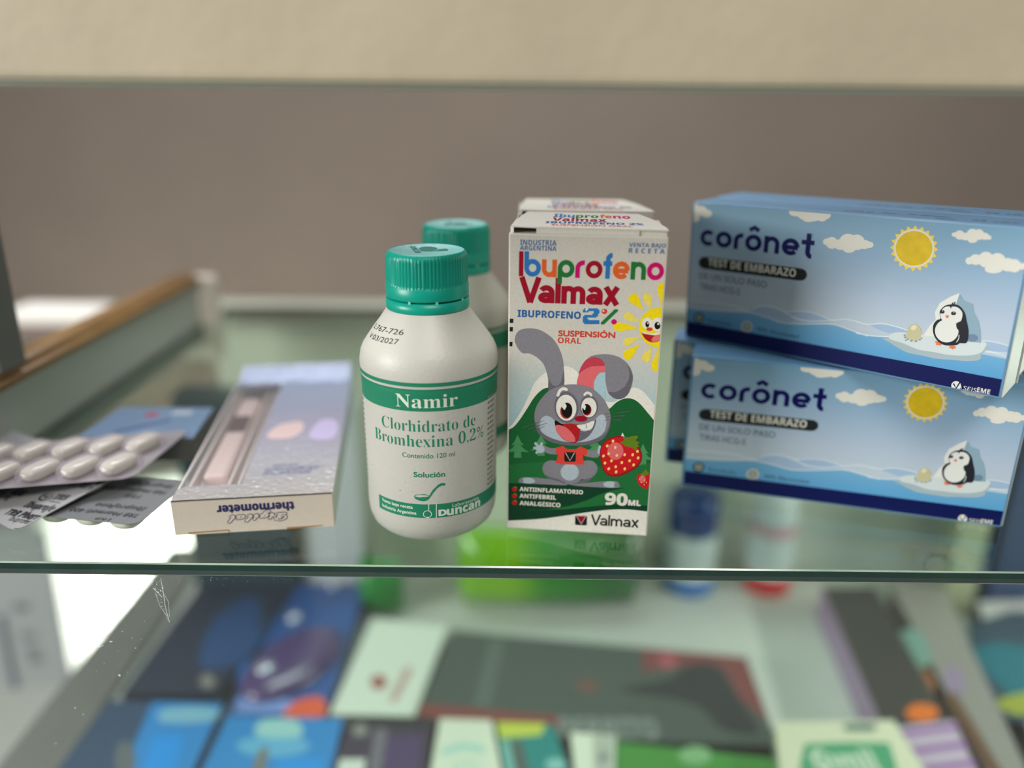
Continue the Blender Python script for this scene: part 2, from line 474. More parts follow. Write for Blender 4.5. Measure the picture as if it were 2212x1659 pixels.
# lower front pane with dust and a crazed scratch
b = MB()
pz = -.0056
b.box((-.34, .2525, ZF + .012), (.598, .2560, pz), M_pane)
b.box((-.34, .2524, pz - .0009), (.598, .2561, pz), M_edgel)
def fleck(px, py, w, h):
    p = aty(px, py, .2523); s = .29 / FPX
    b.add([p + Vector((dx * w * s * random.uniform(.6, 1), 0, dz * h * s * random.uniform(.6, 1))) for dx, dz in ((-.5, -.2), (0, -.5), (.5, -.1), (.3, .4), (-.3, .5))], [(0, 1, 2, 3, 4)], M_dust)
for px, py, w, h in ((258, 1459, 7, 9), (215, 1397, 12, 4), (222, 1395, 6, 3), (240, 1386, 11, 4), (234, 1369, 5, 3), (228, 1372, 6, 4), (222, 1378, 4, 4), (264, 1364, 5, 2), (285, 1378, 3, 3), (293, 1400, 6, 2), (162, 1529, 7, 3), (180, 1543, 3, 3), (225, 1433, 3, 2), (305, 1381, 4, 1.5), (312, 1342, 3, 1.5), (255, 1406, 2, 2), (208, 1450, 2, 2), (275, 1452, 3, 2), (236, 1364, 4, 2), (120, 1606, 9, 1.5), (335, 1272, 5, 3), (341, 1279, 6, 4), (347, 1276, 4, 5), (351, 1270, 4, 6), (338, 1262, 2, 2), (344, 1256, 2, 2)):
    fleck(px, py, w, h)
for k in range(70):
    u = random.random(); fleck(326 + u * 38 + random.uniform(-9, 9) * (1 - u), 1248 + u * 95, random.uniform(.8, 2), random.uniform(.8, 2))
for k in range(60):
    fleck(random.uniform(300, 700), 1246 + abs(random.gauss(0, 8)), random.uniform(.8, 2.4), random.uniform(.6, 1.4))
def hair(pts, w=1.0):
    P = [aty(x, y, .2522) for x, y in pts]; s = w * .29 / FPX
    for p, q in zip(P, P[1:]):
        b.add([p + Vector((-s / 2, 0, 0)), p + Vector((s / 2, 0, 0)), q + Vector((s / 2, 0, 0)), q + Vector((-s / 2, 0, 0))], [(0, 1, 2, 3)], M_dust)
hair([(347, 1250), (352, 1275), (357, 1310), (366, 1345)]); hair([(350, 1276), (364, 1300), (366, 1332)], .6); hair([(335, 1280), (346, 1310), (360, 1330)], .6)
hair([(330, 1270), (343, 1282), (350, 1290)], 1.4)
tag(b.build('front_glass_pane'), 'clear lower front pane with white dust flecks and a star scratch', 'glass pane')

# ------------------------------------------------------------------ syrup bottle
BX, BY = -.0321, .2890
PROF = [(.0, 0), (.0188, 0), (.0219, .0008), (.0240, .0030), (.0251, .0062), (.0255, .0100), (.0256, .030), (.0258, .0575), (.0259, .0612), (.0258, .0626), (.0261, .0640),
        (.0262, .0678), (.0257, .0712), (.0246, .0738), (.0230, .0762), (.0206, .0796), (.0180, .0830), (.0154, .0868), (.0146, .0882), (.0140, .0890)]
def rprof(z):
    for (r0, z0), (r1, z1) in zip(PROF[1:], PROF[2:]):
        if z0 <= z <= z1 and z1 > z0: return r0 + (r1 - r0) * (z - z0) / (z1 - z0)
    return PROF[-1][0] if z > .08 else PROF[1][0]
M_hdpe = mat('white_hdpe_plastic', (189, 188, 178), .42, bump=(700, .10), sss=.0, spec=.45)
M_cap = mat('teal_cap_plastic', (0, 152, 130), .32, spec=.4)
M_captop = mat('frosted_cap_top_painted_sheen', (120, 190, 184), .4, bump=(1400, .4), spec=.9)  # pale colour holds the overhead reflection; the bump is the frosting
M_print = mat('green_bottle_print', (30, 124, 92), .45, spec=.3)
M_printl = mat('white_bottle_print', (214, 220, 204), .4)
M_code = mat('black_dot_print', (25, 25, 25), .5)
def bottleT(bx, by):
    def T(p):
        d = ray(*p); lo = .1; hi = None
        t = .18
        while t < .6:
            q = Vector((0, 0, EYE)) + d * t
            if math.hypot(q.x - bx, q.y - by) < rprof(max(0, min(.088, q.z))): hi = t; break
            t += .0004
        if hi is None:
            # beyond the silhouette: nearest limb point
            q = Vector((0, 0, EYE)) + d * ((by) / d.y)
            return (math.copysign(math.pi / 2, q.x - bx) * .0255, q.z)
        q = Vector((0, 0, EYE)) + d * hi
        return (math.atan2(q.x - bx, -(q.y - by)) * .0255, q.z)
    return T
def k2(p): return (760 + p[0] / 4.367, 800 + p[1] / 4.367)
def k1(p): return (740 + p[0] / 4.1475, 480 + p[1] / 4.1475)
bt = thing('syrup_bottle', 'white plastic syrup bottle with ribbed teal cap, nearest bottle at the shelf front', 'bottle', (BX, BY, 0), group='white syrup bottles with teal caps')
b = MB(); b.lathe(PROF, M_hdpe, 128, caps=False)
def bmap(u, v, o):
    r = rprof(v) + .00004 + o; a = u / .0255
    return (r * math.sin(a), -r * math.cos(a), v)
T = bottleT(BX, BY)
A = Art(T, k2)
zt, z1_, z2_, z3_ = [A.T((740, y))[1] for y in (120, 157, 182, 388)]
def band(z0, z1, u0, u1, m, lay): A.raw([(u0, z0), (u1, z0), (u1, z1), (u0, z1)], [(0, 1, 2), (0, 2, 3)], m, lay)
FULL = math.pi * .0255
band(z1_, zt, -FULL, FULL, M_print, 1); band(z3_, z2_, -FULL, FULL, M_print, 1)
A.text('Namir', (418, 335), (997, 330), 125, M_printl, 3, 'serif', -.003)
A.text('Clorhidrato de', (288, 532), (1163, 503), 108, M_print, 2, 'serif', -.0125)
A.text('Bromhexina 0,2%', (228, 640), (1238, 612), 104, M_print, 2, 'serif', -.0125)
A.text('Contenido 120 ml', (478, 815), (972, 802), 46, M_print, 2)
A.text('Solución', (585, 1003), (877, 998), 50, M_print, 2, 'reg', fat=.00006)
zb0, zb1 = A.T((740, 1388))[1], A.T((740, 1262))[1]
u0 = A.T((262, 1230))[0]
band(zb0, zb1, u0, FULL * .8, M_print, 1)
A.text('Venta bajo receta', (288, 1228), (577, 1303), 30, M_printl, 2, 'reg', fat=.00004)
A.text('Industria Argentina', (292, 1282), (610, 1358), 30, M_printl, 2, 'reg', fat=.00004)
A.text('Laboratorios', (948, 1285), (1192, 1213), 34, M_printl, 2)
A.text('D', (820, 1368), (893, 1362), 52, M_printl, 2, 'bold', fat=.00012)
A.text('uncan', (897, 1362), (1203, 1275), 70, M_printl, 2, 'bold', fat=.00012)
A.stroke([(727, 1260), (725, 1320)], 7, M_printl, 2)
A.stroke(arc(714, 1354, 38, 32, 0, 360, 24), 7, M_printl, 2, cap=False)
A.stroke([(797, 1256), (797, 1390)], 8, M_printl, 2)
A.poly([(588, 1188), (600, 1205), (630, 1222), (672, 1230), (715, 1222), (738, 1195), (742, 1178), (700, 1170), (640, 1168), (600, 1174)], M_print, 2, 4)
A.ell(662, 1183, 66, 11, M_hdpe, 3)
A.poly([(735, 1190), (742, 1160), (770, 1120), (805, 1085), (845, 1063), (872, 1062), (882, 1072), (876, 1082), (845, 1086), (805, 1110), (770, 1150), (745, 1188)], M_print, 3, 4)
A.stroke([(455, 1130), (458, 1134)], 6, M_code, 2)
for q in ((510, 1050), (555, 1012), (575, 1143), (815, 1435), (838, 1415), (1110, 1108), (200, 885)): A.ell(q[0], q[1], 3, 3, mat('speck', (110, 105, 95), .6), 2, n=6)
for k in range(18):   # small print of the side columns
    z = .055 - k * .0021
    for sgn, a0 in ((1, 1.06), (-1, 1.20)):
        uu = sgn * a0 * .0255; ln = random.uniform(.004, .006)
        for j in range(3):
            s0 = uu + sgn * (j * ln / 3 + .0003); A.raw([(min(s0, s0 + sgn * ln / 4), z), (max(s0, s0 + sgn * ln / 4), z), (max(s0, s0 + sgn * ln / 4), z + .0009), (min(s0, s0 + sgn * ln / 4), z + .0009)], [(0, 1, 2), (0, 2, 3)], mat('grey_small_print', (120, 130, 115), .5), 2)
A.pre = k1
A.text('L:767-726', (283, 942), (543, 1010), 44, M_code, 2, 'reg', keep=True)
A.text('V:03/2027', (240, 1025), (500, 1093), 44, M_code, 2, 'reg', keep=True)
A.emit(b, bmap, du=.0009, dv=.0008)
b.build('body', bt)
NR = 72
def ribr(r, z, a):
    if .0968 < z < .1065: return r + .00028 * (1 if (a * NR / (2 * math.pi)) % 1 < .5 else -1)
    return r
b = MB()
b.lathe([(.0128, .0917), (.0146, .0917), (.0152, .0917), (.0153, .0922), (.0153, .0958), (.0149, .0963), (.0148, .0972), (.0148, .1056), (.0147, .1068), (.0141, .1080), (.0136, .1082)], M_cap, NR * 4, rfun=ribr, caps=False)
b.lathe([(.0136, .1082), (.0134, .10795), (.0, .10795)], M_captop, 64, caps=False)
A = Art()
M_emb = mat('embossed_cap_mark', (20, 120, 105), .4)
def k6(p): q = at(780 + p[0] / 6.9125, 500 + p[1] / 6.9125, .108); return (q.x - BX, q.y - BY)
A.T0 = k6
A.ell(1000, 256, 138, 32, M_emb, 1)
A.poly([(870, 278), (980, 292), (1110, 285), (1170, 262), (1285, 255), (1300, 285), (1180, 292), (980, 298), (880, 292)], M_emb, 1)
vs, ts, xa, xb = text_mesh('DUNCAN', 'bold', .02)
qa, qb = Vector(k6((720, 222))), Vector(k6((812, 320)))
ex = (qb - qa); L = ex.length; ex.normalize(); ey = Vector((-ex.y, ex.x)) ; hh = .0030
A.raw([tuple(qa + ex * ((v[0] - xa) / (xb - xa) * L) + ey * v[1] * hh) for v in vs], ts, M_emb, 1)
A.emit(b, lambda u, v, o: (u, v, .10798 + o))
b.build('cap', bt)
b = MB(); b.lathe([(.0130, .0872), (.0152, .0872), (.0154, .0878), (.0154, .0911), (.0130, .0912)], M_cap, 96, caps=False)
for a in (-1.9, -1.25, -.5, .6, 1.6, 2.6):
    b.box((.0128, -.0004, .0910), (.0154, .0004, .0920), mat('pale_bridge', (120, 205, 190), .4), M=Matrix.Rotation(a, 4, 'Z'))
b.build('tamper_ring', bt)
b2 = copy_tree(bt)
b2.location = (-.0263, .358, 0); b2.rotation_euler = (0, 0, -.35)
b2['label'] = 'white plastic syrup bottle with teal cap, half hidden behind the nearest bottle'

# ------------------------------------------------------------------ ibuprofen carton
IW, IH, ID = .0550, .1160, .0435
M_card = mat('white_carton_board', (214, 209, 196), .5, noise=(700, .07))
M_cardf = mat('printed_carton_front', (205, 201, 188), .5, noise=(900, .10), spec=.25, grad=(2, 0, .116, [(.0, (120, 172, 190)), (.30, (134, 176, 188)), (.50, (172, 190, 188)), (.64, (197, 193, 181)), (1, (199, 194, 182))]))
def k3(p): return (1070 + p[0] / 4.046, 420 + p[1] / 4.046)
def k4(p): return (1070 + p[0] / 4.046, 760 + p[1] / 4.046)
I = {}
for n, c in dict(crim=(150, 0, 32), blue=(40, 112, 176), oran=(216, 92, 30), gren=(26, 110, 48), mage=(196, 0, 98), dblu=(40, 92, 150), red=(202, 58, 36), yel=(232, 208, 10), pyel=(228, 208, 84), wht=(222, 218, 206), blk=(24, 24, 24),
                 pup=(12, 8, 6), gry=(126, 124, 130), dgry=(98, 96, 104), lgry=(168, 180, 188), pink=(214, 100, 104), dpink=(186, 58, 76), hillg=(20, 92, 44), dkg=(8, 58, 34), mdg=(30, 104, 52), ltg=(70, 140, 86),
                 shirt=(214, 62, 52), straw=(196, 20, 28), strd=(140, 10, 20), seed=(240, 206, 110), leaf=(96, 122, 24), tong=(214, 112, 112), mred=(170, 22, 24), iris=(168, 30, 34), whisk=(70, 90, 80), paleb=(160, 190, 196)).items():
    I[n] = mat('print_' + n, c, .6, noise=(900, .12), spec=.2)
FQ = face_corners(Matrix.Translation((-.0021, .2782, 0)) @ Matrix.Rotation(-.0961, 4, 'Z'), IW, IH)
HI = homog(FQ, [(0, 0), (IW, 0), (IW, IH), (0, IH)])
def ibu_front():
    A = Art(HI, k3, clip=(.0006, .0006, IW - .0006, IH - .0006))
    t = A.text
    A.raw([(0, 0), (IW, 0), (IW, IH), (0, IH)], [(0, 1, 2), (0, 2, 3)], M_cardf, 0)
    t('INDUSTRIA', (217, 441), (535, 447), 44, I['dblu'], 2, 'bold')
    t('ARGENTINA', (215, 487), (535, 494), 40, I['dblu'], 2, 'bold')
    t('VENTA BAJO', (1168, 460), (1490, 462), 34, I['dblu'], 2, 'bold')
    t('R E C E T A', (1165, 512), (1480, 517), 40, I['dblu'], 2, 'bold')
    A.geo('Ibuprofeno', (205, 716), (1468, 750), 154, .27, [I[k] for k in ('crim', 'blue', 'oran', 'gren', 'mage', 'crim', 'blue', 'oran', 'gren', 'mage')], 3, gap=.06)
    A.geo('Valmax', (207, 943), (1080, 968), 156, .30, [I['crim']], 2, gap=.03)
    t('IBUPROFENO', (195, 1070), (745, 1086), 58, I['dblu'], 2, 'bold', fat=.00006)
    def pix(rows, x0, y0, x1, y1, m, lay):
        n = len(rows); k = len(rows[0]); w = (x1 - x0) / k; h = (y1 - y0) / n
        for j, r in enumerate(rows):
            for i, ch in enumerate(r):
                if ch != '.': A.poly([(x0 + i * w, y0 + j * h), (x0 + (i + 1) * w + 1, y0 + j * h), (x0 + (i + 1) * w + 1, y0 + (j + 1) * h + 1), (x0 + i * w, y0 + (j + 1) * h + 1)], I['wht'] if ch == 'o' else m, lay)
    pix(['.#oo#######.', '##o#########', '####....####', '........####', '.......####.', '.##########.', '##########..', '###.........', '####........', '############', '############', '.###########'], 765, 995, 908, 1132, I['blue'], 3)
    pix(['...........###', '..........####', '.........####.', '........####..', '.......####...', '......####....', '.....####.....', '....####......', '...####.......', '..####........', '.####.........', '####..........', '###...........'], 922, 1003, 1070, 1134, I['gren'], 3)
    A.ell(953, 1022, 26, 24, I['red'], 3, n=8); A.ell(945, 1018, 10, 8, I['wht'], 4, n=6); A.ell(1037, 1113, 26, 24, I['mage'], 3, n=8)
    t('SUSPENSIÓN', (553, 1240), (1045, 1250), 48, I['red'], 2, 'reg', fat=.00012)
    t('ORAL', (545, 1300), (748, 1304), 48, I['red'], 2, 'bold')
    # sun with rays
    def drop(x0, y0, x1, y1, w, m):
        dx, dy = x1 - x0, y1 - y0; L = math.hypot(dx, dy); ex = (dx / L, dy / L); ey = (-ex[1], ex[0])
        P = []
        for s_, q in ((-.16, 0), (-.1, .3), (.06, .5), (.3, .44), (.65, .2), (1, .01), (.65, -.2), (.3, -.44), (.06, -.5), (-.1, -.3)):
            P.append((x0 + ex[0] * s_ * L + ey[0] * q * w, y0 + ex[1] * s_ * L + ey[1] * q * w))
        A.poly(P, m, 2, 4)
    for q in ((1195, 895, 1292, 1008, 92, 'yel'), (1322, 885, 1357, 1005, 76, 'pyel'), (1462, 800, 1455, 990, 92, 'yel'), (1145, 1058, 1262, 1112, 72, 'pyel'), (1060, 1155, 1258, 1166, 76, 'yel'),
              (1140, 1292, 1268, 1242, 66, 'pyel'), (1145, 1412, 1264, 1308, 84, 'yel'), (1310, 1442, 1366, 1335, 76, 'pyel'), (1400, 1515, 1428, 1340, 82, 'yel')):
        drop(*q[:5], I[q[5]])
    A.ell(1428, 1162, 174, 174, I['yel'], 3)
    A.ell(1328, 1127, 47, 50, I['wht'], 4); A.ell(1422, 1137, 60, 60, I['wht'], 4)
    A.ell(1328, 1135, 17, 27, I['pup'], 5); A.ell(1416, 1146, 26, 33, I['pup'], 5)
    A.ell(1333, 1124, 6, 8, I['wht'], 6); A.ell(1424, 1132, 9, 10, I['wht'], 6)
    A.ell(1347, 1177, 28, 16, I['red'], 5)
    A.poly([(1278, 1198), (1330, 1216), (1400, 1222), (1470, 1200), (1460, 1250), (1420, 1285), (1370, 1292), (1320, 1272), (1290, 1235)], I['mred'], 4, 4)
    A.poly([(1278, 1195), (1330, 1208), (1400, 1212), (1470, 1192), (1462, 1214), (1400, 1230), (1330, 1222), (1288, 1212)], I['wht'], 5, 3)
    A.ell(1410, 1256, 50, 26, I['tong'], 5, -28)
    # landscape
    A.pre = k4
    hill = [(60, 672), (105, 668), (160, 620), (230, 510), (290, 385), (345, 270), (420, 195), (480, 168), (560, 140), (630, 128), (700, 160), (760, 235), (830, 330), (900, 400), (970, 436), (1040, 436), (1100, 398), (1160, 332), (1220, 312), (1290, 345), (1345, 405), (1420, 500), (1420, 1440), (60, 1440)]
    A.poly(catmull(hill[:22], False, 5) + hill[22:], I['wht'], 2)
    A.poly([(855, 335), (860, 250), (900, 195), (962, 175), (962, 420), (900, 398)], I['paleb'], 3)
    hill = [(60, 690), (105, 682), (160, 655), (215, 590), (275, 500), (335, 405), (390, 345), (440, 316), (500, 320), (600, 380), (760, 470), (900, 520), (990, 500), (1060, 440), (1130, 408), (1200, 412), (1260, 450), (1330, 530), (1420, 640)]
    A.poly(catmull(hill, False, 5) + [(1420, 1440), (60, 1440)], I['hillg'], 3)
    A.poly([(60, 1000), (200, 975), (420, 960), (700, 985), (1000, 1010), (1200, 1000), (1420, 960), (1420, 1440), (60, 1440)], I['mdg'], 4)
    def tree(x, y, k, m):
        for j in range(2):
            w = (55 + 45 * j) * k; yy = y + 60 * j * k
            A.poly([(x, yy - 50 * k), (x + w * .5, yy + 8 * k), (x + w, yy + 42 * k), (x + w * .35, yy + 36 * k), (x, yy + 46 * k), (x - w * .35, yy + 36 * k), (x - w, yy + 42 * k), (x - w * .5, yy + 8 * k)], m, 4 + j)
        A.poly([(x - 28 * k, y + 90 * k), (x + 28 * k, y + 90 * k), (x + 34 * k, y + 150 * k), (x - 34 * k, y + 150 * k)], m, 4)
    tree(195, 775, 1, I['ltg']); tree(400, 765, .95, I['ltg']); tree(870, 790, .9, I['ltg']); tree(1290, 850, .95, I['ltg']); tree(1112, 745, .8, I['wht'])
    A.poly([(60, 1145), (640, 1160), (1130, 1190), (1010, 1212), (900, 1250), (790, 1300), (650, 1345), (450, 1378), (200, 1385), (60, 1365)], I['dkg'], 6)
    A.poly([(60, 1368), (300, 1385), (600, 1376), (850, 1350), (1100, 1330), (1420, 1350), (1420, 1440), (60, 1500)], I['dkg'], 6)
    A.poly(catmull([(50, 1474), (200, 1470), (400, 1458), (600, 1432), (800, 1402), (980, 1380), (1150, 1376), (1340, 1396)], False, 5) + [(1340, 1650), (50, 1650)], I['wht'], 7)
    # rabbit
    E = A.ell; P = A.poly; K = A.stroke
    P([(230, -196), (310, -206), (400, -186), (500, -116), (567, -6), (597, 124), (600, 300), (560, 360), (470, 370), (466, 290), (452, 190), (420, 105), (365, 48), (300, 14), (235, 8), (190, -46), (170, -106), (188, -166)], I['gry'], 5, 5)
    P([(598, 160), (600, 310), (560, 372), (470, 372), (466, 240), (500, 290), (540, 295), (575, 260)], I['dgry'], 6, 3)
    P([(720, 300), (728, 200), (755, 120), (805, 60), (870, 46), (925, 66), (958, 118), (962, 172), (915, 182), (880, 220), (860, 275), (850, 345)], I['pink'], 5, 4)
    P([(730, 190), (755, 120), (805, 60), (870, 46), (925, 66), (958, 118), (900, 122), (830, 130), (770, 160)], I['dpink'], 6, 4)
    P([(812, 48), (880, 26), (980, 20), (1080, 46), (1160, 112), (1198, 200), (1190, 290), (1158, 370), (1100, 410), (1035, 402), (985, 350), (966, 262), (962, 170), (955, 105), (920, 62), (868, 44)], I['gry'], 7, 5)
    P([(1150, 105), (1198, 200), (1190, 290), (1158, 370), (1100, 410), (1035, 402), (985, 350), (1050, 350), (1120, 310), (1160, 250), (1172, 180)], I['dgry'], 8, 4)
    P([(590, 291), (700, 283), (800, 300), (880, 345), (950, 420), (1000, 520), (1008, 600), (990, 690), (940, 762), (850, 805), (720, 820), (580, 810), (450, 772), (370, 700), (343, 600), (350, 500), (400, 410), (480, 332)], I['gry'], 9, 5)
    P([(343, 600), (370, 700), (450, 772), (580, 810), (720, 820), (850, 805), (940, 762), (990, 690), (1006, 590), (975, 690), (900, 750), (760, 790), (600, 786), (470, 745), (390, 690)], I['dgry'], 10, 3)
    P([(388, 640), (400, 585), (440, 558), (485, 570), (540, 610), (700, 640), (850, 606), (900, 560), (940, 545), (970, 590), (955, 690), (885, 752), (760, 786), (600, 782), (470, 742), (405, 695)], I['lgry'], 10, 4)
    P([(735, 690), (800, 690), (860, 610), (882, 590), (870, 650), (830, 720), (780, 762), (712, 785), (722, 740)], I['dgry'], 11, 3)
    E(622, 482, 106, 136, I['dgry'], 11, -6); E(818, 478, 80, 100, I['dgry'], 11)
    E(620, 487, 89, 114, I['wht'], 12, -4); E(818, 484, 67, 86, I['wht'], 12)
    E(620, 518, 53, 66, I['iris'], 13); E(626, 508, 47, 66, I['pup'], 14); E(800, 506, 40, 50, I['iris'], 13); E(797, 500, 37, 46, I['pup'], 14)
    E(602, 472, 20, 24, I['wht'], 15); E(604, 496, 9, 9, I['wht'], 15); E(776, 478, 15, 18, I['wht'], 15); E(780, 498, 8, 8, I['wht'], 15)
    K([(547, 378), (565, 338), (595, 320), (622, 328)], 26, I['wht'], 13, 4); K([(780, 372), (800, 356), (825, 362), (838, 378)], 22, I['wht'], 13, 4)
    E(748, 583, 55, 26, I['crim'], 14)
    P([(522, 596), (570, 622), (650, 638), (738, 636), (738, 700), (716, 784), (660, 790), (590, 760), (540, 700), (524, 650)], I['pup'], 12, 3)
    P([(590, 628), (738, 638), (736, 710), (714, 780), (680, 786), (640, 700)], I['mred'], 13, 2)
    P([(524, 650), (560, 638), (620, 660), (680, 720), (700, 770), (680, 788), (620, 774), (560, 728)], I['pink'], 14, 4)
    P([(712, 640), (780, 632), (862, 600), (856, 645), (830, 680), (790, 684), (740, 672)], I['wht'], 14, 3)
    K([(795, 632), (798, 664)], 5, I['dgry'], 15)
    for a_, b_ in (((1000, 538), (1176, 520)), ((1005, 562), (1130, 558)), ((1000, 588), (1098, 597))): K([a_, b_], 10, I['whisk'], 11, taper=(.3, 1.1)); K([(a_[0] - 45, a_[1] + 8), a_], 5, I['dgry'], 11)
    for a_, b_ in (((425, 600), (240, 660)), ((455, 620), (290, 672)), ((430, 648), (342, 690))): K([a_, b_], 9, I['whisk'], 11, taper=(.3, 1.1))
    K([(545, 868), (480, 866), (425, 845)], 62, I['gry'], 7, 4, taper=(.9, .8)); E(395, 850, 36, 34, I['lgry'], 8)
    for x, y in ((352, 800), (405, 800), (342, 838), (362, 880)): K([(390, 846), (x, y)], 24, I['lgry'], 8)
    K([(790, 880), (860, 892), (935, 868)], 60, I['gry'], 7, 4); K([(905, 880), (912, 830)], 26, I['lgry'], 8)
    E(650, 1060, 118, 98, I['gry'], 6); E(505, 1030, 96, 80, I['gry'], 7, 25); E(800, 1030, 96, 80, I['gry'], 7, -25)
    P([(420, 1020), (450, 1080), (540, 1110), (620, 1150), (480, 1130)], I['dgry'], 8, 3); P([(885, 1020), (850, 1090), (760, 1120), (700, 1158), (830, 1120)], I['dgry'], 8, 3)
    E(650, 1050, 80, 74, I['lgry'], 8)
    P([(205, 1125), (232, 1098), (330, 1096), (470, 1112), (580, 1140), (625, 1165), (450, 1158), (232, 1146)], I['gry'], 8, 3)
    P([(1086, 1165), (1060, 1132), (960, 1130), (820, 1142), (720, 1152), (650, 1160), (780, 1176), (1055, 1188)], I['gry'], 8, 3)
    E(285, 1124, 62, 26, I['lgry'], 9, 4); E(1003, 1158, 60, 27, I['lgry'], 9, 2)
    E(230, 1124, 16, 20, I['gry'], 10); E(1052, 1162, 14, 20, I['gry'], 10)
    P([(590, 822), (530, 836), (522, 886), (552, 892), (528, 972), (650, 984), (776, 984), (764, 900), (800, 905), (806, 852), (742, 824), (705, 850), (630, 850)], I['shirt'], 10)
    P([(612, 875), (695, 875), (704, 884), (703, 950), (694, 959), (612, 959), (602, 950), (603, 884)], I['blk'], 11)
    K([(614, 880), (652, 950), (692, 880)], 5, I['wht'], 12, cap=False)
    # strawberry
    P([(913, 890), (926, 825), (970, 768), (1050, 736), (1130, 742), (1225, 795), (1277, 880), (1272, 960), (1215, 1020), (1110, 1075), (1032, 1088), (970, 1066), (932, 1000)], I['strd'], 11, 5)
    P([(922, 890), (934, 830), (976, 776), (1050, 746), (1128, 752), (1218, 803), (1266, 884), (1260, 954), (1208, 1010), (1106, 1062), (1034, 1076), (978, 1056), (942, 996)], I['straw'], 12, 5)
    E(1050, 866, 70, 76, I['pink'], 13)
    for x, y in ((1028, 778), (978, 820), (1048, 834), (990, 888), (945, 908), (1062, 903), (1130, 897), (1200, 898), (1242, 868), (1248, 925), (1015, 950), (958, 970), (1105, 966), (1173, 950), (1208, 986), (1052, 1002), (991, 1020), (1131, 1020), (1056, 1047)): E(x, y, 11, 14, I['seed'], 14, 20, n=10)
    P([(1085, 795), (1130, 770), (1110, 740), (1165, 745), (1190, 735), (1240, 728), (1250, 748), (1225, 770), (1262, 790), (1245, 805), (1262, 830), (1235, 825), (1232, 862), (1190, 835), (1165, 830), (1130, 820), (1115, 802)], I['leaf'], 14)
    P([(1236, 1100), (1252, 1070), (1290, 1062), (1340, 1070), (1350, 1120), (1335, 1180), (1320, 1194), (1280, 1180), (1248, 1145)], I['straw'], 11, 4)
    E(1285, 1110, 28, 34, I['pink'], 12); P([(1270, 1070), (1300, 1040), (1318, 1020), (1330, 1045), (1350, 1060), (1320, 1078), (1290, 1082)], I['leaf'], 13)
    for x, y in ((1262, 1110), (1285, 1095), (1305, 1120), (1275, 1140), (1300, 1160), (1320, 1140)): E(x, y, 4, 6, I['seed'], 13, n=6)
    # lower block
    for y0, y1, w_, s_ in ((1215, 1243, 765, 'ANTIINFLAMATORIO'), (1270, 1294, 530, 'ANTIFEBRIL'), (1339, 1354, 568, 'ANALGÉSICO')):
        t(s_.replace('É', 'É'), (212, y0), (w_, y1), 34, I['wht'], 8, 'bold', fat=.00004)
    for y in (1198, 1258, 1317):
        E(168, y, 22, 21, I['straw'], 8, n=12); P([(160, y - 18), (175, y - 26), (195, y - 12), (178, y - 8)], I['leaf'], 9)
    t('90', (958, 1332), (1150, 1341), 96, I['wht'], 8, 'bold', fat=.00018); t('ML', (1162, 1340), (1267, 1344), 44, I['wht'], 8, 'bold', fat=.00012)
    A.geo('Valmax', (832, 1512), (1250, 1535), 66, .22, [I['blk']], 8, gap=.08)
    P([(706, 1428), (794, 1430), (802, 1438), (800, 1508), (792, 1516), (705, 1512), (696, 1504), (698, 1436)], I['blk'], 8)
    P([(706, 1430), (796, 1432), (750, 1506)], I['wht'], 9); P([(712, 1433), (790, 1435), (750, 1500)], I['crim'], 10)
    for x, y in ((118, 1402 - 1376), ):
        pass
    A.pre = k3
    for y0, y1, x in ((1085, 1122, 138), (1158, 1196, 134), (1288, 1326, 130)): P([(x - 30, y0), (x + 20, y0 + 1), (x + 18, y1 + 1), (x - 30, y1)], I['blk'], 3)
    A.pre = k4
    for y0, y1, x in ((690, 722, 108), (1400, 1442, 95)): P([(x - 30, y0), (x + 16, y0), (x + 14, y1), (x - 30, y1)], I['blk'], 8)
    return A
ib = thing('medicine_carton', 'upright white children ibuprofen carton with grey rabbit and green hills on its front', 'carton', (-.0021, .2782, 0), -.0961, 'upright ibuprofen cartons')
b = MB(); b.box((0, 0, 0), (IW, ID, IH), M_card, .0005)
ibu_front().emit(b, lambda u, v, o: (u, -.00003 - o, v))
b.build('body', ib)
# tuck-in lid with bulged top
b = MB()
lid = [(.0006, .0015), (.0092, .0), (IW - .0002, -.0002), (IW - .0006, .006), (IW - .0040, ID * .62), (IW - .0085, ID - .001), (.0030, ID - .001), (.0012, ID * .5)]
IT = IH + .0024
b.prism(lid, IT - .0005, IT, M_card)
b.prism([(.0096, .0002), (IW - .0100, .0002), (IW - .0100, .0008), (.0096, .0008)], IH, IT - .0004, M_card)
b.prism([(.0004, .0020), (.0016, .0012), (.0010, .010), (.0004, ID - .002)], IH, IT - .0004, M_card)
b.prism([(IW - .0100, .0006), (IW - .0006, .0006), (IW - .0006, .0012), (IW - .0100, .0012)], IH, IT - .0004, M_card)
b.prism([(.003, ID - .0015), (IW - .009, ID - .0015), (IW - .009, ID - .001), (.003, ID - .001)], IH, IT - .0004, M_card)
A = Art(); LT = homog([(200, 205), (1340, 205), (1535, 372), (130, 300)], [(0, .040), (.0475, .040), (.055, 0), (0, 0)])
A.T0 = lambda p: (p[0], p[1])
def lid_text(s_, x0, x1, y, h, cols, st='bold'):
    A.text(s_, (x0, y), (x1, y), h, cols, 1, st, .01)
A.T0 = lambda p: (p[0] * .001, p[1] * .001)
def up_h(p): return p
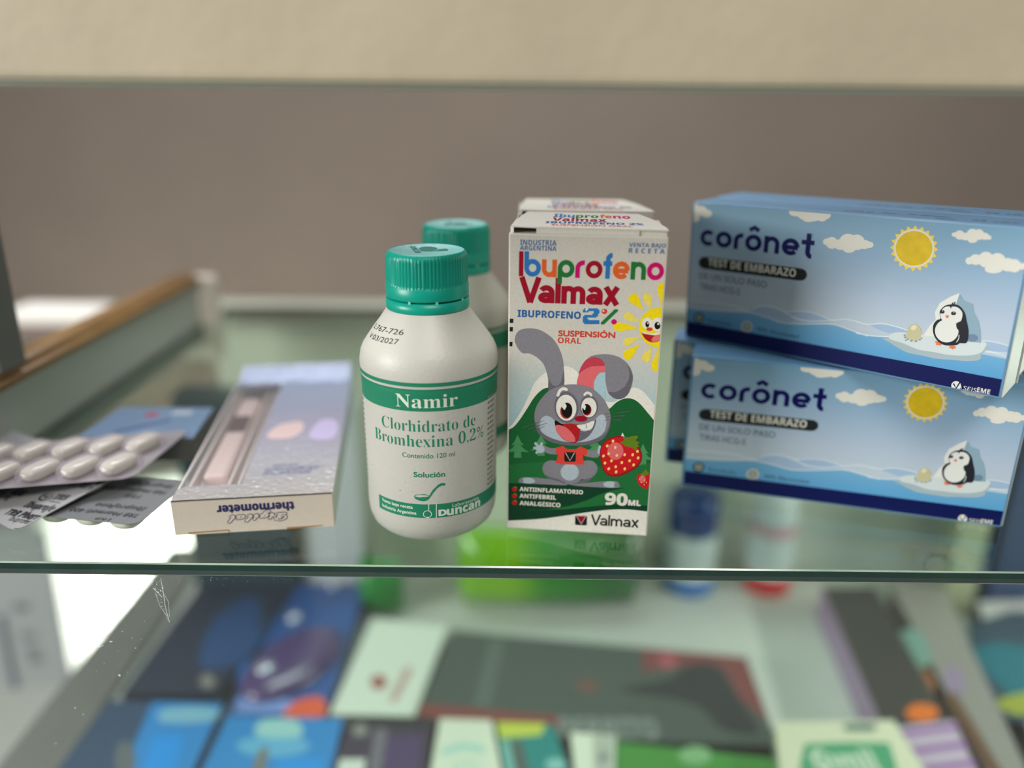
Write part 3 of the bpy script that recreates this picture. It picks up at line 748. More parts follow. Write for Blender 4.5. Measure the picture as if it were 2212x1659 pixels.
for s_, x0, x1, y, h, m_ in (('Ibu', 14, 22, 27, 9, 'blue'), ('pro', 22.5, 31, 27, 9, 'gren'), ('fe', 31.5, 36, 27, 9, 'oran'), ('no', 36.5, 43, 27, 9, 'mage'), ('Valmax', 14, 34, 16, 9, 'crim'), ('IBUPROFENO 2%', 12, 47, 9.5, 5, 'dblu'), ('SUSPENSIÓN ORAL', 14.5, 43, 4, 3.6, 'red')):
    A.text(s_, (x0, y), (x1, y), h, I[m_], 1, 'bold' if 'Ó' not in s_ else 'reg', .015)
A.emit(b, lambda u, v, o: (u, v, IT + .00003 + o))
b.build('lid', ib)
i2 = copy_tree(ib); i2.location = (.0012, .3250, 0); i2.rotation_euler = (0, 0, -.02)
i2['label'] = 'second white ibuprofen carton directly behind the rabbit carton, only its lid showing'

# ------------------------------------------------------------------ pregnancy test cartons
CW, CH, CD = .1264, .0600, .0215
def grd(stops): return (2, 0, CH, stops)
M_sky = mat('printed_sky', (150, 180, 205), .34, coat=.12, grad=grd([(0, (84, 158, 202)), (.28, (188, 202, 212)), (.45, (178, 194, 212)), (.75, (142, 174, 200)), (1, (118, 162, 188))]))
M_sea = mat('printed_sea', (84, 156, 206), .34, coat=.12, grad=grd([(0, (84, 154, 202)), (.15, (92, 160, 206)), (.30, (118, 174, 208))]))
M_navy = mat('printed_navy', (2, 14, 78), .45, spec=.25)
M_bside = mat('printed_blue_side', (104, 150, 186), .35, coat=.3, noise=(60, .06))
M_cloud = mat('printed_cloud', (226, 224, 212), .35, coat=.3)
M_gold = mat('printed_gold_sun', (232, 196, 20), .30, coat=.3, noise=(260, .18))
M_ray = mat('printed_sun_ray', (240, 208, 84), .35)
M_word = mat('printed_navy_word', (6, 4, 84), .5, spec=.2)
M_pill_ = mat('printed_black_pill', (30, 38, 38), .5, spec=.2)
M_txt = mat('printed_dark_text', (52, 66, 74), .4)
M_wave = mat('printed_white_wave', (214, 228, 236), .35)
M_wavf = mat('printed_wave_fill', (160, 184, 212), .35)
M_flap = mat('grey_white_carton_end', (196, 200, 190), .45)
TOPLOC, TOPROT = Vector((.0776, .3478, .0601)), (.020, -.0120, -.7266)
from mathutils import Euler
TQ = face_corners(Matrix.Translation(TOPLOC) @ Euler(TOPROT).to_matrix().to_4x4(), CW, CH)
HC = homog(TQ, [(0, 0), (CW, 0), (CW, CH), (0, CH)])
def k5(p): return (1470 + p[0] / 4.2538, 400 + p[1] / 4.2538)
def k66(p): return (1850 + p[0] / 3.608, 400 + p[1] / 3.608)
def coronet_front():
    e = .0008
    A = Art(HC, k5, clip=(e, e, CW - e, CH - e))
    A.raw([(0, 0), (CW, 0), (CW, CH), (0, CH)], [(0, 1, 2), (0, 2, 3)], M_sky, 0)
    def cloud(pts):
        for x, y, r1, r2 in pts: A.ell(x, y, r1, r2, M_cloud, 3, n=20)
    cloud([(130, 240, 60, 70), (190, 235, 55, 45), (240, 262, 50, 36), (130, 300, 50, 40)])
    cloud([(1060, 250, 62, 36), (1150, 262, 80, 58), (1225, 270, 80, 62), (1300, 290, 50, 44), (1330, 275, 52, 40), (1180, 310, 60, 28)])
    cloud([(1350, 520, 42, 32), (1390, 530, 55, 55), (1470, 545, 60, 50), (1540, 520, 80, 75), (1620, 525, 75, 72), (1690, 545, 60, 42), (1735, 548, 40, 30), (1550, 585, 60, 36)])
    A.geo('corônet', (178, 565), (1215, 652), 146, .265, [M_word], 3, gap=.13)
    A.ell(1207, 460, 10, 10, M_word, 3, n=12); A.ell(1207, 460, 6, 6, M_sky, 4, n=12)
    A.stroke([(222, 712), (1108, 822)], 112, M_pill_, 3)
    A.text('TEST DE EMBARAZO', (255, 745), (1058, 838), 66, M_cloud, 5, 'bold')
    A.text('DE UN SOLO PASO', (172, 862), (792, 935), 56, M_txt, 3)
    A.text('TIRAS HCG-S', (172, 965), (545, 995), 56, M_txt, 3)
    # sea and waves
    A.poly(catmull([(20, 1120), (200, 1150), (420, 1165), (640, 1170), (800, 1215), (950, 1265), (1200, 1275), (1400, 1280), (1560, 1330), (1700, 1380), (2000, 1410), (2500, 1500), (3200, 1640), (3260, 1680)], False, 4) + [(3300, 2300), (0, 1500)], M_sea, 1)
    A.poly(catmull([(620, 1150), (720, 1115), (840, 1118), (960, 1165), (1060, 1225), (1200, 1252), (1400, 1252), (1200, 1275), (950, 1265), (800, 1215)], True, 4), M_wavf, 2)
    A.poly(catmull([(960, 1168), (1080, 1160), (1200, 1172), (1320, 1215), (1400, 1245), (1250, 1250), (1100, 1225)], True, 4), M_wavf, 2)
    A.stroke([(20, 1040), (250, 1070), (450, 1100), (620, 1150), (720, 1115), (840, 1118), (960, 1165), (1060, 1225), (1200, 1250), (1400, 1240), (1520, 1232), (1660, 1262)], 9, M_wave, 3, 4)
    A.stroke([(20, 1120), (400, 1150), (640, 1170), (800, 1215), (950, 1265), (1200, 1275), (1400, 1278), (1560, 1330), (1720, 1385)], 9, M_wave, 3, 4)
    A.stroke([(950, 1168), (1080, 1158), (1200, 1170), (1320, 1212), (1410, 1245)], 7, M_wave, 3, 4)
    for x, y, r_ in ((172, 1218, 46), (610, 1300, 54)):
        A.ell(x, y, r_, r_, M_pill_ if x < 300 else M_flap, 3); A.ell(x, y, r_ * .62, r_ * .62, M_flap if x < 300 else mat('printed_grey', (120, 130, 128), .4), 4); A.ell(x, y, r_ * .3, r_ * .3, M_pill_ if x < 300 else M_flap, 5)
    A.text('Resultado', (250, 1262), (470, 1290), 34, M_txt, 3); A.text('99% Efectividad', (705, 1350), (1085, 1400), 36, M_txt, 3)
    A.pre = k66
    cloud([(770, 385, 28, 18), (805, 388, 38, 36), (850, 400, 40, 30), (905, 385, 46, 46), (955, 385, 42, 42), (1000, 398, 34, 28), (1030, 408, 24, 18), (905, 428, 38, 22)])
    cloud([(880, 590, 30, 28), (930, 580, 48, 42), (1010, 580, 62, 62), (1100, 590, 64, 62), (1180, 620, 60, 52), (1230, 628, 55, 52), (1295, 632, 40, 26), (1070, 655, 70, 32)])
    A.poly([(450 + (188 if k % 2 == 0 else 158) * math.cos(2 * math.pi * k / 40 + .05), 493 + (180 if k % 2 == 0 else 150) * math.sin(2 * math.pi * k / 40 + .05)) for k in range(40)], M_ray, 3)
    A.ell(450, 492, 156, 148, M_cloud, 4, n=40); A.ell(450, 492, 143, 135, M_gold, 5, n=40)
    A.stroke([(0, 1062), (90, 1085), (200, 1078), (320, 1105), (400, 1132)], 8, M_wave, 3, 4)
    A.poly(catmull([(100, 1086), (200, 1078), (320, 1105), (420, 1140), (300, 1150), (230, 1148)], True, 4), M_wavf, 2)
    A.stroke([(0, 1152), (80, 1168), (180, 1178), (270, 1180)], 9, M_wave, 3, 4)
    A.poly([(980, 1212), (1190, 1252), (1185, 1312), (990, 1290)], M_wavf, 2)
    A.stroke([(980, 1212), (1080, 1222), (1195, 1254)], 7, M_wave, 3, 3); A.stroke([(990, 1285), (1080, 1302), (1190, 1310)], 7, M_wave, 3, 3); A.stroke([(990, 1296), (1080, 1310), (1180, 1338)], 7, M_wave, 3, 3)
    ice = mat('printed_ice', (206, 216, 216), .35); iced = mat('printed_ice_shade', (164, 182, 188), .35); icel = mat('printed_ice_light', (224, 226, 220), .35); ib_ = mat('printed_ice_blue', (138, 168, 184), .35)
    A.poly([(255, 1190), (258, 1225), (330, 1270), (400, 1305), (520, 1330), (640, 1355), (760, 1362), (860, 1372), (960, 1360), (975, 1310), (1000, 1250)], iced, 4, 3)
    A.poly([(260, 1165), (330, 1145), (480, 1160), (620, 1180), (800, 1200), (1000, 1222), (1003, 1265), (960, 1310), (860, 1328), (720, 1322), (600, 1300), (480, 1280), (360, 1230), (262, 1200)], ice, 5, 3)
    A.poly([(522, 1170), (575, 1090), (618, 1050), (612, 990), (650, 918), (730, 870), (800, 842), (812, 845), (800, 960), (780, 1200)], icel, 6)
    A.poly([(805, 842), (840, 900), (908, 925), (918, 990), (955, 1060), (968, 1130), (972, 1228), (780, 1210), (770, 950)], ib_, 7)
    A.ell(905, 1190, 45, 30, mat('printed_ice_dark', (110, 135, 160), .35), 8)
    blk = mat('printed_penguin_black', (30, 32, 42), .35)
    A.poly([(655, 1040), (650, 985), (690, 940), (745, 928), (800, 938), (845, 990), (862, 1060), (876, 1140), (862, 1225), (810, 1230), (780, 1245), (700, 1248), (640, 1220), (602, 1160), (600, 1090), (630, 1050)], blk, 9, 5)
    A.poly([(662, 1040), (656, 990), (690, 950), (728, 946), (736, 962), (748, 946), (790, 952), (825, 990), (822, 1040), (800, 1072), (745, 1075), (690, 1062)], icel, 10, 4)
    A.ell(705, 1135, 92, 90, icel, 10)
    A.poly([(782, 1075), (830, 1060), (868, 1100), (876, 1160), (860, 1225), (800, 1225), (790, 1180), (800, 1140), (782, 1110)], blk, 11, 3)
    A.stroke([(800, 1168), (798, 1195), (782, 1222)], 6, icel, 12, 3)
    A.stroke([(745, 935), (748, 922)], 8, blk, 10); A.stroke([(765, 935), (768, 912)], 9, blk, 10); A.stroke([(758, 932), (752, 915)], 7, blk, 10)
    for x, y, r1 in ((670, 986, 19), (758, 998, 20)):
        A.ell(x, y, r1, 14, blk, 12); A.ell(x + 3, y - 6, 4, 3, icel, 13, n=8)
    A.poly([(694, 1014), (722, 1014), (716, 1032), (706, 1036)], mat('printed_beak', (222, 120, 92), .35), 12, 2)
    org = mat('printed_orange_foot', (228, 118, 78), .35)
    A.poly([(610, 1218), (640, 1212), (668, 1240), (650, 1250), (640, 1244), (622, 1248), (624, 1236)], org, 8); A.poly([(728, 1252), (770, 1250), (776, 1270), (762, 1272), (748, 1280), (740, 1270), (722, 1270)], org, 8)
    peb = mat('printed_pebble', (130, 140, 150), .4)
    for x, y, r1 in ((378, 1168, 10), (382, 1185, 12), (400, 1200, 10), (430, 1212, 11), (465, 1215, 12), (495, 1205, 10), (508, 1192, 9), (385, 1208, 8), (480, 1200, 9)): A.ell(x, y, r1, r1 * .6, peb, 7, n=10)
    A.poly([(392, 1150), (410, 1105), (445, 1082), (480, 1092), (505, 1130), (502, 1180), (480, 1206), (440, 1210), (400, 1190)], mat('printed_egg', (196, 190, 150), .35), 8, 5)
    A.ell(448, 1110, 24, 18, mat('printed_egg_light', (224, 218, 180), .35), 9, -30)
    # navy foot band
    A.T0 = lambda p: p; A.pre = lambda p: p
    A.poly([(0, 0), (CW, 0), (CW, .0072), (0, .0072)], M_navy, 9)
    A.T0 = HC; A.pre = k66
    A.ell(778, 1562, 38, 36, M_cloud, 11); A.stroke([(758, 1545), (778, 1582), (808, 1535)], 11, M_navy, 12, cap=False)
    A.stroke([(818, 1566), (816, 1588)], 4, M_cloud, 11, cap=False)
    A.text('SEIS', (832, 1598), (935, 1612), 34, M_cloud, 11, 'reg', -.004); A.text('EME', (938, 1612), (1040, 1628), 36, M_cloud, 11, 'bold')
    return A
def make_coronet(label):
    t_ = thing('test_carton', label, 'carton', group='light blue test cartons')
    b = MB(); b.box((0, 0, 0), (CW, CD, CH), M_bside, .0008)
    coronet_front().emit(b, lambda u, v, o: (u, -.00003 - o, v))
    A = Art(); A.T0 = lambda p: (p[0] * .001, p[1] * .001)
    m_ = mat('printed_grey_blue', (92, 110, 140), .4)
    for s_, x0, x1, y, h in (('LOTE 21', 62, 72, 6, 3), ('VTO 04', 75, 80, 7, 3), ('uso diagnóstico', 84, 98, 9, 2.4), ('CE  LOT', 106, 120, 6, 3)): A.text(s_, (x0, y), (x1, y), h, m_, 1)
    A.stroke([(95, 5), (101, 5)], .8, m_, 1)
    A.emit(b, lambda u, v, o: (u, v, CH + .00003 + o))
    b.build('body', t_)
    b = MB()
    b.box((CW - .0002, .0006, .0004), (CW + .0004, CD - .0012, CH - .0006), M_flap, .0002)
    b.prism([(CW + .0004, CD - .0008), (CW + .0010, CD - .0006), (CW + .0010, CD), (CW - .001, CD)], .0004, CH - .0004, M_flap)
    b.build('end_flap', t_)
    b = MB()
    b.box((-.0004, .0006, .0004), (.0002, CD - .0012, CH - .0006), M_bside, .0002)
    b.build('end_flap', t_)
    return t_
c1 = make_coronet('light blue pregnancy test carton standing on the glass, front one of the lower pair')
c1.location = (.0750, .3180, 0); c1.rotation_euler = (0, 0, -.282)
c2 = copy_tree(c1); c2.location = (.0722, .3425, 0); c2.rotation_euler = (0, 0, -.275)
c2['label'] = 'light blue pregnancy test carton mostly hidden behind the lower front one'
c3 = copy_tree(c1); c3.location = TOPLOC; c3.rotation_euler = TOPROT
c3['label'] = 'light blue pregnancy test carton laid crosswise on top of the pair, penguin fully visible'
c4 = copy_tree(c1); c4.location = TOPLOC + Vector((.0226 * math.sin(.7266) - .001, .0226 * math.cos(.7266), .0006)); c4.rotation_euler = TOPROT
c4['label'] = 'light blue pregnancy test carton behind the topmost one, only its top edge showing'

# ------------------------------------------------------------------ digital thermometer carton
TW, TL, TH = .0605, .156, .0145
M_tc = mat('cream_thermometer_card', (208, 195, 180), .45, noise=(500, .05))
M_foil = mat('foil_card_painted_sheen', (214, 214, 224), .25, metal=.5, bump=(380, .6), noise=(14, .10), grad=(1, 0, .156, [(0, (212, 208, 204)), (.2, (210, 210, 218)), (.45, (206, 202, 226)), (.72, (196, 208, 234)), (1, (200, 212, 238))]))  # silver to lilac to blue gradient paints the reflected sheen into the foil
M_film = clear_mat('clear_window_film', (250, 250, 250), .06, 1.45, haze=(.07, (225, 220, 225)))
M_nvy = mat('navy_thermometer_print', (38, 38, 88), .4)
tt = thing('thermometer_carton', 'open-window silver and cream digital thermometer carton lying with its end towards the viewer', 'carton', (-.1300, .2697, 0), R(8.2))
TQ3 = [(379, 1157), (722.5, 1137), (719, 1052), (364.5, 1079)]
HT = homog(TQ3, [(0, 0), (TW, 0), (TW, TH), (0, TH)])
def k7(p): return (350 + p[0] / 4.148, 780 + p[1] / 4.148)
b = MB()
bm = bmesh.new(); bmesh.ops.create_cube(bm, size=1)
for v in bm.verts: v.co = Vector(((v.co.x + .5) * TW, (v.co.y + .5) * .0008, (v.co.z + .5) * TH))
bmesh.ops.bevel(bm, geom=[e for e in bm.edges if abs(e.verts[0].co.x - e.verts[1].co.x) < 1e-6 and abs(e.verts[0].co.y - e.verts[1].co.y) < 1e-6], offset=.0003, segments=2, affect='EDGES')
b.addbm(bm, M_tc)
A = Art(HT, k7)
A.text('thermometer', (1152, 1229), (453, 1272), 80, M_nvy, 1, 'bold', fat=.00016)
A.text('Digital', (1080, 1340), (550, 1375), 82, M_nvy, 2, 'script', fat=.00046)
A.text('Digital', (1080, 1340), (550, 1375), 82, M_tc, 3, 'script', fat=.00016)
A.poly([(225, 1535), (570, 1508), (580, 1530), (575, 1536), (560, 1520), (235, 1548)], mat('tan_slot', (150, 110, 66), .7), 1)
A.poly([(1085, 1490), (1430, 1468), (1432, 1476), (1150, 1508), (1090, 1510)], mat('tan_slot', (150, 110, 66), .7), 1)
A.emit(b, lambda u, v, o: (u, -.00003 - o, v))
b.build('end_panel', tt)
b = MB()
# top card with the window cut away at the left, back end, right side, base
top = [(0, 0), (TW, 0), (TW, TL), (0, TL), (0, TL - .022), (.024, TL - .022), (.024, .0125), (.004, .0125), (0, .0105)]
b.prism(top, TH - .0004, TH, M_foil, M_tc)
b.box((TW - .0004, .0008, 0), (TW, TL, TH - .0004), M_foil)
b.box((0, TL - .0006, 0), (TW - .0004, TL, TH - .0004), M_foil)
b.box((0, .0008, 0), (TW - .0004, TL - .0006, .0004), M_tc)
b.box((0, .0008, .0004), (.0004, .0105, TH - .0004), M_tc)
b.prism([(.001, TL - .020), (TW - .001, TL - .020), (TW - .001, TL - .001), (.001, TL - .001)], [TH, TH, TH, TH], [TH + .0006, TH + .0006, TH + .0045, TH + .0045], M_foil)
A = Art(); A.T0 = lambda p: (p[0] * .001, p[1] * .001)
A.poly([(27, 60), (30, 74), (40, 78), (42, 66), (37, 58)], mat('salmon_print_and_sheen', (216, 190, 188), .35), 1, 4)  # this patch and the next mix print with painted reflections
A.poly([(46, 58), (57, 56), (57, 76), (49, 78)], mat('lilac_print_and_sheen', (196, 184, 218), .3), 1, 4)
for k, (s_, x0, x1, y) in enumerate((('CONTENIDO', 44, 34, 29.5), ('1 TERMOMETRO DIGITAL', 55, 31, 26.5), ('1 ESTUCHE PROTECTOR', 52, 31, 24), ('INSTRUCCIONES DE USO', 50, 31, 21.5))):
    A.text(s_, (x0, y), (x1, y), 1.9, mat('faded_blue_print', (96, 104, 140), .35), 1, 'reg', .02)
A.emit(b, lambda u, v, o: (u, v, TH + .00003 + o))
b.build('sleeve', tt)
b = MB()
b.box((.001, .012, .0010), (.0225, TL - .018, .0040), mat('pale_tray', (216, 206, 202), .4), .001)
for x in (.0012, .0165, .0205): b.box((x, .012, .0040), (x + .0012, TL - .018, .0105), mat('pale_tray', (216, 206, 202), .4), .0004)
b.build('inner_tray', tt)
b = MB()
b.box((.0045, .030, .0042), (.0145, .125, .0105), mat('pinkish_white_plastic', (222, 200, 194), .35), .0028, seg=4)
b.box((.0055, .078, .0104), (.0135, .098, .0110), mat('dark_display', (92, 74, 76), .2), .0003)
b.build('thermometer', tt)
b = MB()
b.add([(.0002, .0105, TH - .0005), (.024, .0105, TH - .0005), (.024, TL - .022, TH - .0005), (.0002, TL - .022, TH - .0005)], [(0, 1, 2, 3)], M_film)
b.add([(.0002, .0105, .0004), (.0002, .0105, TH - .0005), (.0002, TL - .022, TH - .0005), (.0002, TL - .022, .0004)], [(0, 1, 2, 3)], M_film)
M_crease = mat('bright_film_crease', (225, 215, 215), .2)
b.box((.0, .0105, TH - .0008), (.0006, TL - .022, TH - .0002), M_crease)
b.build('window_film', tt)

# ------------------------------------------------------------------ blister strips
M_al = mat('printed_aluminium_foil', (182, 182, 184), .36, metal=.4, bump=(1500, .25), noise=(40, .08))
M_al2 = mat('blister_web', (172, 166, 172), .3, metal=.3, noise=(60, .08))
M_bub = clear_mat('clear_blister_plastic', (252, 250, 252), .05, 1.4, haze=(.16, (232, 224, 230)))
M_tab = mat('off_white_tablet', (190, 187, 172), .55)
M_ink = mat('black_foil_print', (22, 22, 26), .4)
M_rim = mat('pinkish_white_rim', (205, 192, 202), .28, metal=.2)
def dome(b, M, a, c, h, m, p=3.2, nr=9, n=32, e=2.6, smooth=True):
    """superellipse pocket or tablet"""
    vs = []; fs = []
    for j in range(nr + 1):
        t_ = math.sin(math.pi / 2 * j / nr); k = (max(0, 1 - t_ ** e)) ** (1 / e) if j < nr else 0
        sc = max(k, .0001) if j else 1
        for i in range(n):
            an = 2 * math.pi * i / n; ca, sa = math.cos(an), math.sin(an)
            x = math.copysign(abs(ca) ** (2 / p), ca) * a * sc; y = math.copysign(abs(sa) ** (2 / p), sa) * c * sc
            vs.append(M @ Vector((x, y, h * t_)))
    for j in range(nr):
        for i in range(n): fs.append((j * n + i, j * n + (i + 1) % n, (j + 1) * n + (i + 1) % n, (j + 1) * n + i))
    b.add(vs, fs, m, smooth)
def bil(c, s_, t_):
    return (c[0] * (1 - s_) + c[1] * s_) * (1 - t_) + (c[3] * (1 - s_) + c[2] * s_) * t_
def sheet(b, corners, m, th=.0003, r=.12, n=10, art=None, edge=None):
    """curved thin sheet through four corners FL, FR, BR, BL with rounded outline"""
    c = [Vector(q) for q in corners]
    w = (c[1] - c[0]).length; l = (c[3] - c[0]).length; rr = .0045
    P = []
    for cx, cy, a0 in ((w - rr, rr, -90), (w - rr, l - rr, 0), (rr, l - rr, 90), (rr, rr, 180)):
        for k in range(6): a_ = R(a0 + 18 * k); P.append(((cx + rr * math.cos(a_)) / w, (cy + rr * math.sin(a_)) / l))
    tri = tessellate_polygon([[Vector((p[0], p[1], 0)) for p in P]])
    V = [bil(c, *p) for p in P]; nrm = (c[1] - c[0]).cross(c[3] - c[0]).normalized()
    N = len(P)
    ft = []
    for t_ in tri:
        A_, B_, C_ = [Vector(P[i]) for i in t_]
        ft.append(tuple(t_) if (B_ - A_).cross(C_ - A_) > 0 else tuple(reversed(t_)))
    b.add([v + nrm * th for v in V], ft, m); b.add(V, [tuple(reversed(q)) for q in ft], m)
    b.add(V + [v + nrm * th for v in V], [(i, (i + 1) % N, N + (i + 1) % N, N + i) for i in range(N)], edge or m)
    return c, nrm
def frame_at(c, nrm, s_, t_, lift):
    o = bil(c, s_, t_) + nrm * lift
    ex = ((c[1] - c[0])).normalized(); ey = nrm.cross(ex)
    M = Matrix.Identity(4)
    for i in range(3): M[i][0] = ex[i]; M[i][1] = ey[i]; M[i][2] = nrm[i]; M[i][3] = o[i]
    return M
# upper strip, tablets upward
org_ = Vector((-.205, .31, .0))
bl = thing('blister_strip', 'topmost blister strip with white oblong tablets facing up at the shelf left', 'blister pack', org_)
cor = [Vector((-.2560, .2655, .0150)) - org_, Vector((-.1565, .2950, .0118)) - org_, Vector((-.1515, .3440, .0128)) - org_, Vector((-.2500, .3120, .0155)) - org_]
b = MB(); c_, n_ = sheet(b, cor, M_al2, .0004, edge=M_rim); b.build('foil_backing', bl)
spots = [(q, .19) for q in (.35, .49, .63, .772, .912)] + [(q, .62) for q in (.21, .345, .48, .62, .76, .90)]
b = MB()
for s_, t_ in spots: dome(b, frame_at(c_, n_, s_, t_, .0005) @ Matrix.Rotation(R(-36), 4, 'Z'), .0060, .0098, .0064, M_bub, p=3.4, e=3.4)
b.build('clear_pockets', bl)
def tablet(b, M):
    dome(b, M, .0041, .0080, .0028, M_tab, p=3.2, e=3.2); dome(b, M @ Matrix.Rotation(math.pi, 4, 'X'), .0041, .0080, .0028, M_tab, p=3.2, e=3.2)
for s_, t_ in spots:
    b = MB(); tablet(b, frame_at(c_, n_, s_, t_, .0031) @ Matrix.Rotation(R(-36), 4, 'Z')); b.build('tablet', bl)
# printed strip, foil up, corner towards the viewer
def foil_strip(name, label, corners, lines, bubbles, m=M_al):
    o = sum((Vector(q) for q in corners), Vector()) / 4; o.z = 0
    t_ = thing(name, label, 'blister pack', o)
    cs = [Vector(q) - o for q in corners]
    b = MB(); c_, n_ = sheet(b, cs, m, .0003)
    ex = (c_[1] - c_[0]).normalized(); ey = n_.cross(ex)
    w = (c_[1] - c_[0]).length; l = (c_[3] - c_[0]).length
    A = Art(clip=(.0008, .0008, w - .0008, l - .0008)); A.T0 = lambda p: p
    lines(A, w, l)
    A.emit(b, lambda u, v, oo: tuple(bil(c_, u / w, v / l) + n_ * (.00034 + oo)))
    b.build('printed_foil', t_)
    b = MB()
    for s_, q in bubbles: dome(b, frame_at(c_, n_, s_, q, -.00002) @ Matrix.Rotation(math.pi, 4, 'X'), .0060, .0062, .0042, mat('milky_pocket', (200, 204, 186), .25), p=2.6)
    b.build('tablet_pockets', t_)
    return t_
a1 = R(59); e1 = Vector((math.cos(a1), math.sin(a1), 0)); e2 = Vector((-math.sin(a1), math.cos(a1), 0))
C0 = Vector((-.1868, .2632, .0046))
Bc = C0 + e1 * .046 + Vector((0, 0, .006))
corners1 = [C0 + e2 * .088 + Vector((0, 0, .003)), C0, Bc, Bc + e2 * .088]
def lines1(A, w, l):
    c0 = corners1[0]; ex = (corners1[1] - c0).normalized(); ey = (corners1[3] - c0); ey = (ey - ex * ey.dot(ex)).normalized()
    def T(p):
        q = at(p[0], p[1], .0062) - c0; return (q.dot(ex), q.dot(ey))
    A.T0 = T
    def blk(dx, dy):
        t = lambda s_, x0, y0, x1, y1, h, st, fat=0: A.text(s_, (x0 + dx, y0 + dy), (x1 + dx, y1 + dy), h, M_ink, 1, st, keep=True, fat=fat)
        t('Ibuprofeno', 49, 1096.5, 127, 1111.5, 9, 'boldit'); t('TRB Pharma® 400', 8, 1109.5, 133, 1133, 9, 'boldit', .00003)
        t('Ibuprofeno 400 mg', 16, 1121, 106, 1138.5, 7.5, 'reg'); t('TRB', 114.5, 1085.3, 142, 1088.6, 8.5, 'serifit')
        A.stroke([(108, 1088.6), (132, 1092.6)], 1.0, M_ink, 1, cap=False)
        c = A.T((101.5 + dx, 1080.3 + dy)); A.stroke([(c[0] + .0023 * math.cos(R(k * 15)), c[1] + .0023 * math.sin(R(k * 15))) for k in range(25)], .00022, M_ink, 1, cap=False, uv=True)
        A.stroke([(c[0] - .0002 + .0022 * math.cos(R(k)), c[1] - .0002 + .0022 * math.sin(R(k))) for k in range(130, 310, 15)], .0006, M_ink, 1, cap=False, uv=True)
        for a in (60, 180, 300): A.stroke([(c[0], c[1]), (c[0] + .0012 * math.cos(R(a)), c[1] + .0012 * math.sin(R(a)))], .0004, M_ink, 1, cap=False, uv=True)
    for dx, dy in ((0, 0), (-88, -56), (-81, 62), (97, -66)): blk(dx, dy)
f1 = foil_strip('blister_strip', 'silver printed foil side of a blister strip, its corner pointing to the viewer', corners1, lines1, [(.9, .75), (.75, .75)])
def lines2(A, w, l):
    for j in range(2):
        for i in range(3):
            x = w - .004 - i * .036; y = l - .004 - j * .02
            A.text('Ibuprofeno', (x, y), (x - .022, y), .0030, M_ink, 1, 'boldit'); A.text('TRB Pharma® 400', (x, y - .0055), (x - .029, y - .0055), .0028, M_ink, 1, 'boldit')
            A.text('TRB', (x - .008, y - .011), (x - .015, y - .011), .0028, M_ink, 1, 'serifit')
corners2 = [Vector((-.2100, .2795, .0047)), Vector((-.1435, .2688, .0047)), Vector((-.1375, .3050, .0050)), Vector((-.2040, .3165, .0050))]
f2 = foil_strip('blister_strip', 'darker foil blister strip under the others, print upside down, tablets beneath', corners2, lines2, [(.88, .17), (.66, .17), (.44, .17), (.88, .8), (.66, .8)], mat('dull_foil', (126, 128, 130), .42, metal=.4, bump=(900, .2)))

# blue carton behind the strips
b = MB()
q = [(-.2010, .3370), (-.1475, .3370), (-.1520, .3760), (-.1990, .3760)]
M_bl = mat('dusty_blue_card', (112, 138, 166), .45, noise=(60, .12))
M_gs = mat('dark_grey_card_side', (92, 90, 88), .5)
b.prism(q, .0003, .0120, M_bl, M_gs)
A = Art(clip=(-.199, .338, -.149, .375))
A.ell(-.1790, .3655, .0035, .0030, mat('red_badge', (170, 74, 92), .4), 1); A.poly([(-.170, .366), (-.160, .366), (-.160, .372), (-.170, .372)], mat('pale_badge', (170, 180, 190), .4), 1)
A.stroke([(-.186, .344), (-.168, .358)], .004, mat('navy_badge', (84, 100, 140), .4), 1)
A.emit(b, lambda u, v, o: (u, v, .01203 + o))
tag(b.build('flat_carton'), 'flat dusty blue carton with a small red badge behind the blister strips', 'carton')

# things beyond the left rail
zb_, zt_ = aty(130, 704, .75).z, aty(130, 668, .75).z
p0, p1 = aty(34, 690, .76), aty(232, 690, .76)
b = MB(); b.box((p0.x, .745, zb_), (p1.x, .785, zt_), mat('bright_white_paper', (240, 236, 228), .6), .006)
tag(b.build('paper_packet'), 'bright white packet lying beyond the wooden rail at the left', 'packet')
cpart('side_bracket_shelf', lambda b: b.box((p0.x - .03, .735, zb_ - .014), (-.2585, .80, zb_ - .0001), mat('brown_counter', (118, 104, 94), .8), .001))

# ------------------------------------------------------------------ goods on the lower board
def quad(px, z):
    return [at(x, y, z) for x, y in px]
def low(name, label, cat, px, h, top, side, prints=(), z0=ZF, bev=.0015, group=None, parent_parts=None):
    """carton lying on the lower board; px = its top outline front-left, front-right, back-right, back-left as measured"""
    P = quad(px, z0 + h); c = sum(P, Vector()) / 4
    b = MB()
    b.prism([(p.x - c.x, p.y - c.y) for p in P], 0, h, top, side)
    A = Art(clip=None)
    def T(p): q = at(p[0], p[1], z0 + h); return (q.x - c.x, q.y - c.y)
    A.T0 = T
    for k, f in enumerate(prints): f(A)
    A.emit(b, lambda u, v, o: (u, v, h + .00005 + o), step=.00005)
    o = b.build(name, loc=(c.x, c.y, z0 + .0001))
    return tag(o, label, cat, group)
m = mat
gl = .3
K_ = m('print_black_low', (34, 36, 40), gl)
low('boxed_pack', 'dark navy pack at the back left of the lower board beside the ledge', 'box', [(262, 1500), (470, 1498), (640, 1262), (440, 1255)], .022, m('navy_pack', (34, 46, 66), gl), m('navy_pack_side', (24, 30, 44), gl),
    [lambda A: A.poly([(470, 1330), (560, 1290), (540, 1420), (430, 1440)], m('dim_blue', (30, 70, 120), gl), 1, 3), lambda A: A.ell(448, 1472, 16, 15, m('grey_spot', (130, 128, 124), gl), 2)])  # the grey ellipse is a glint painted onto the pack
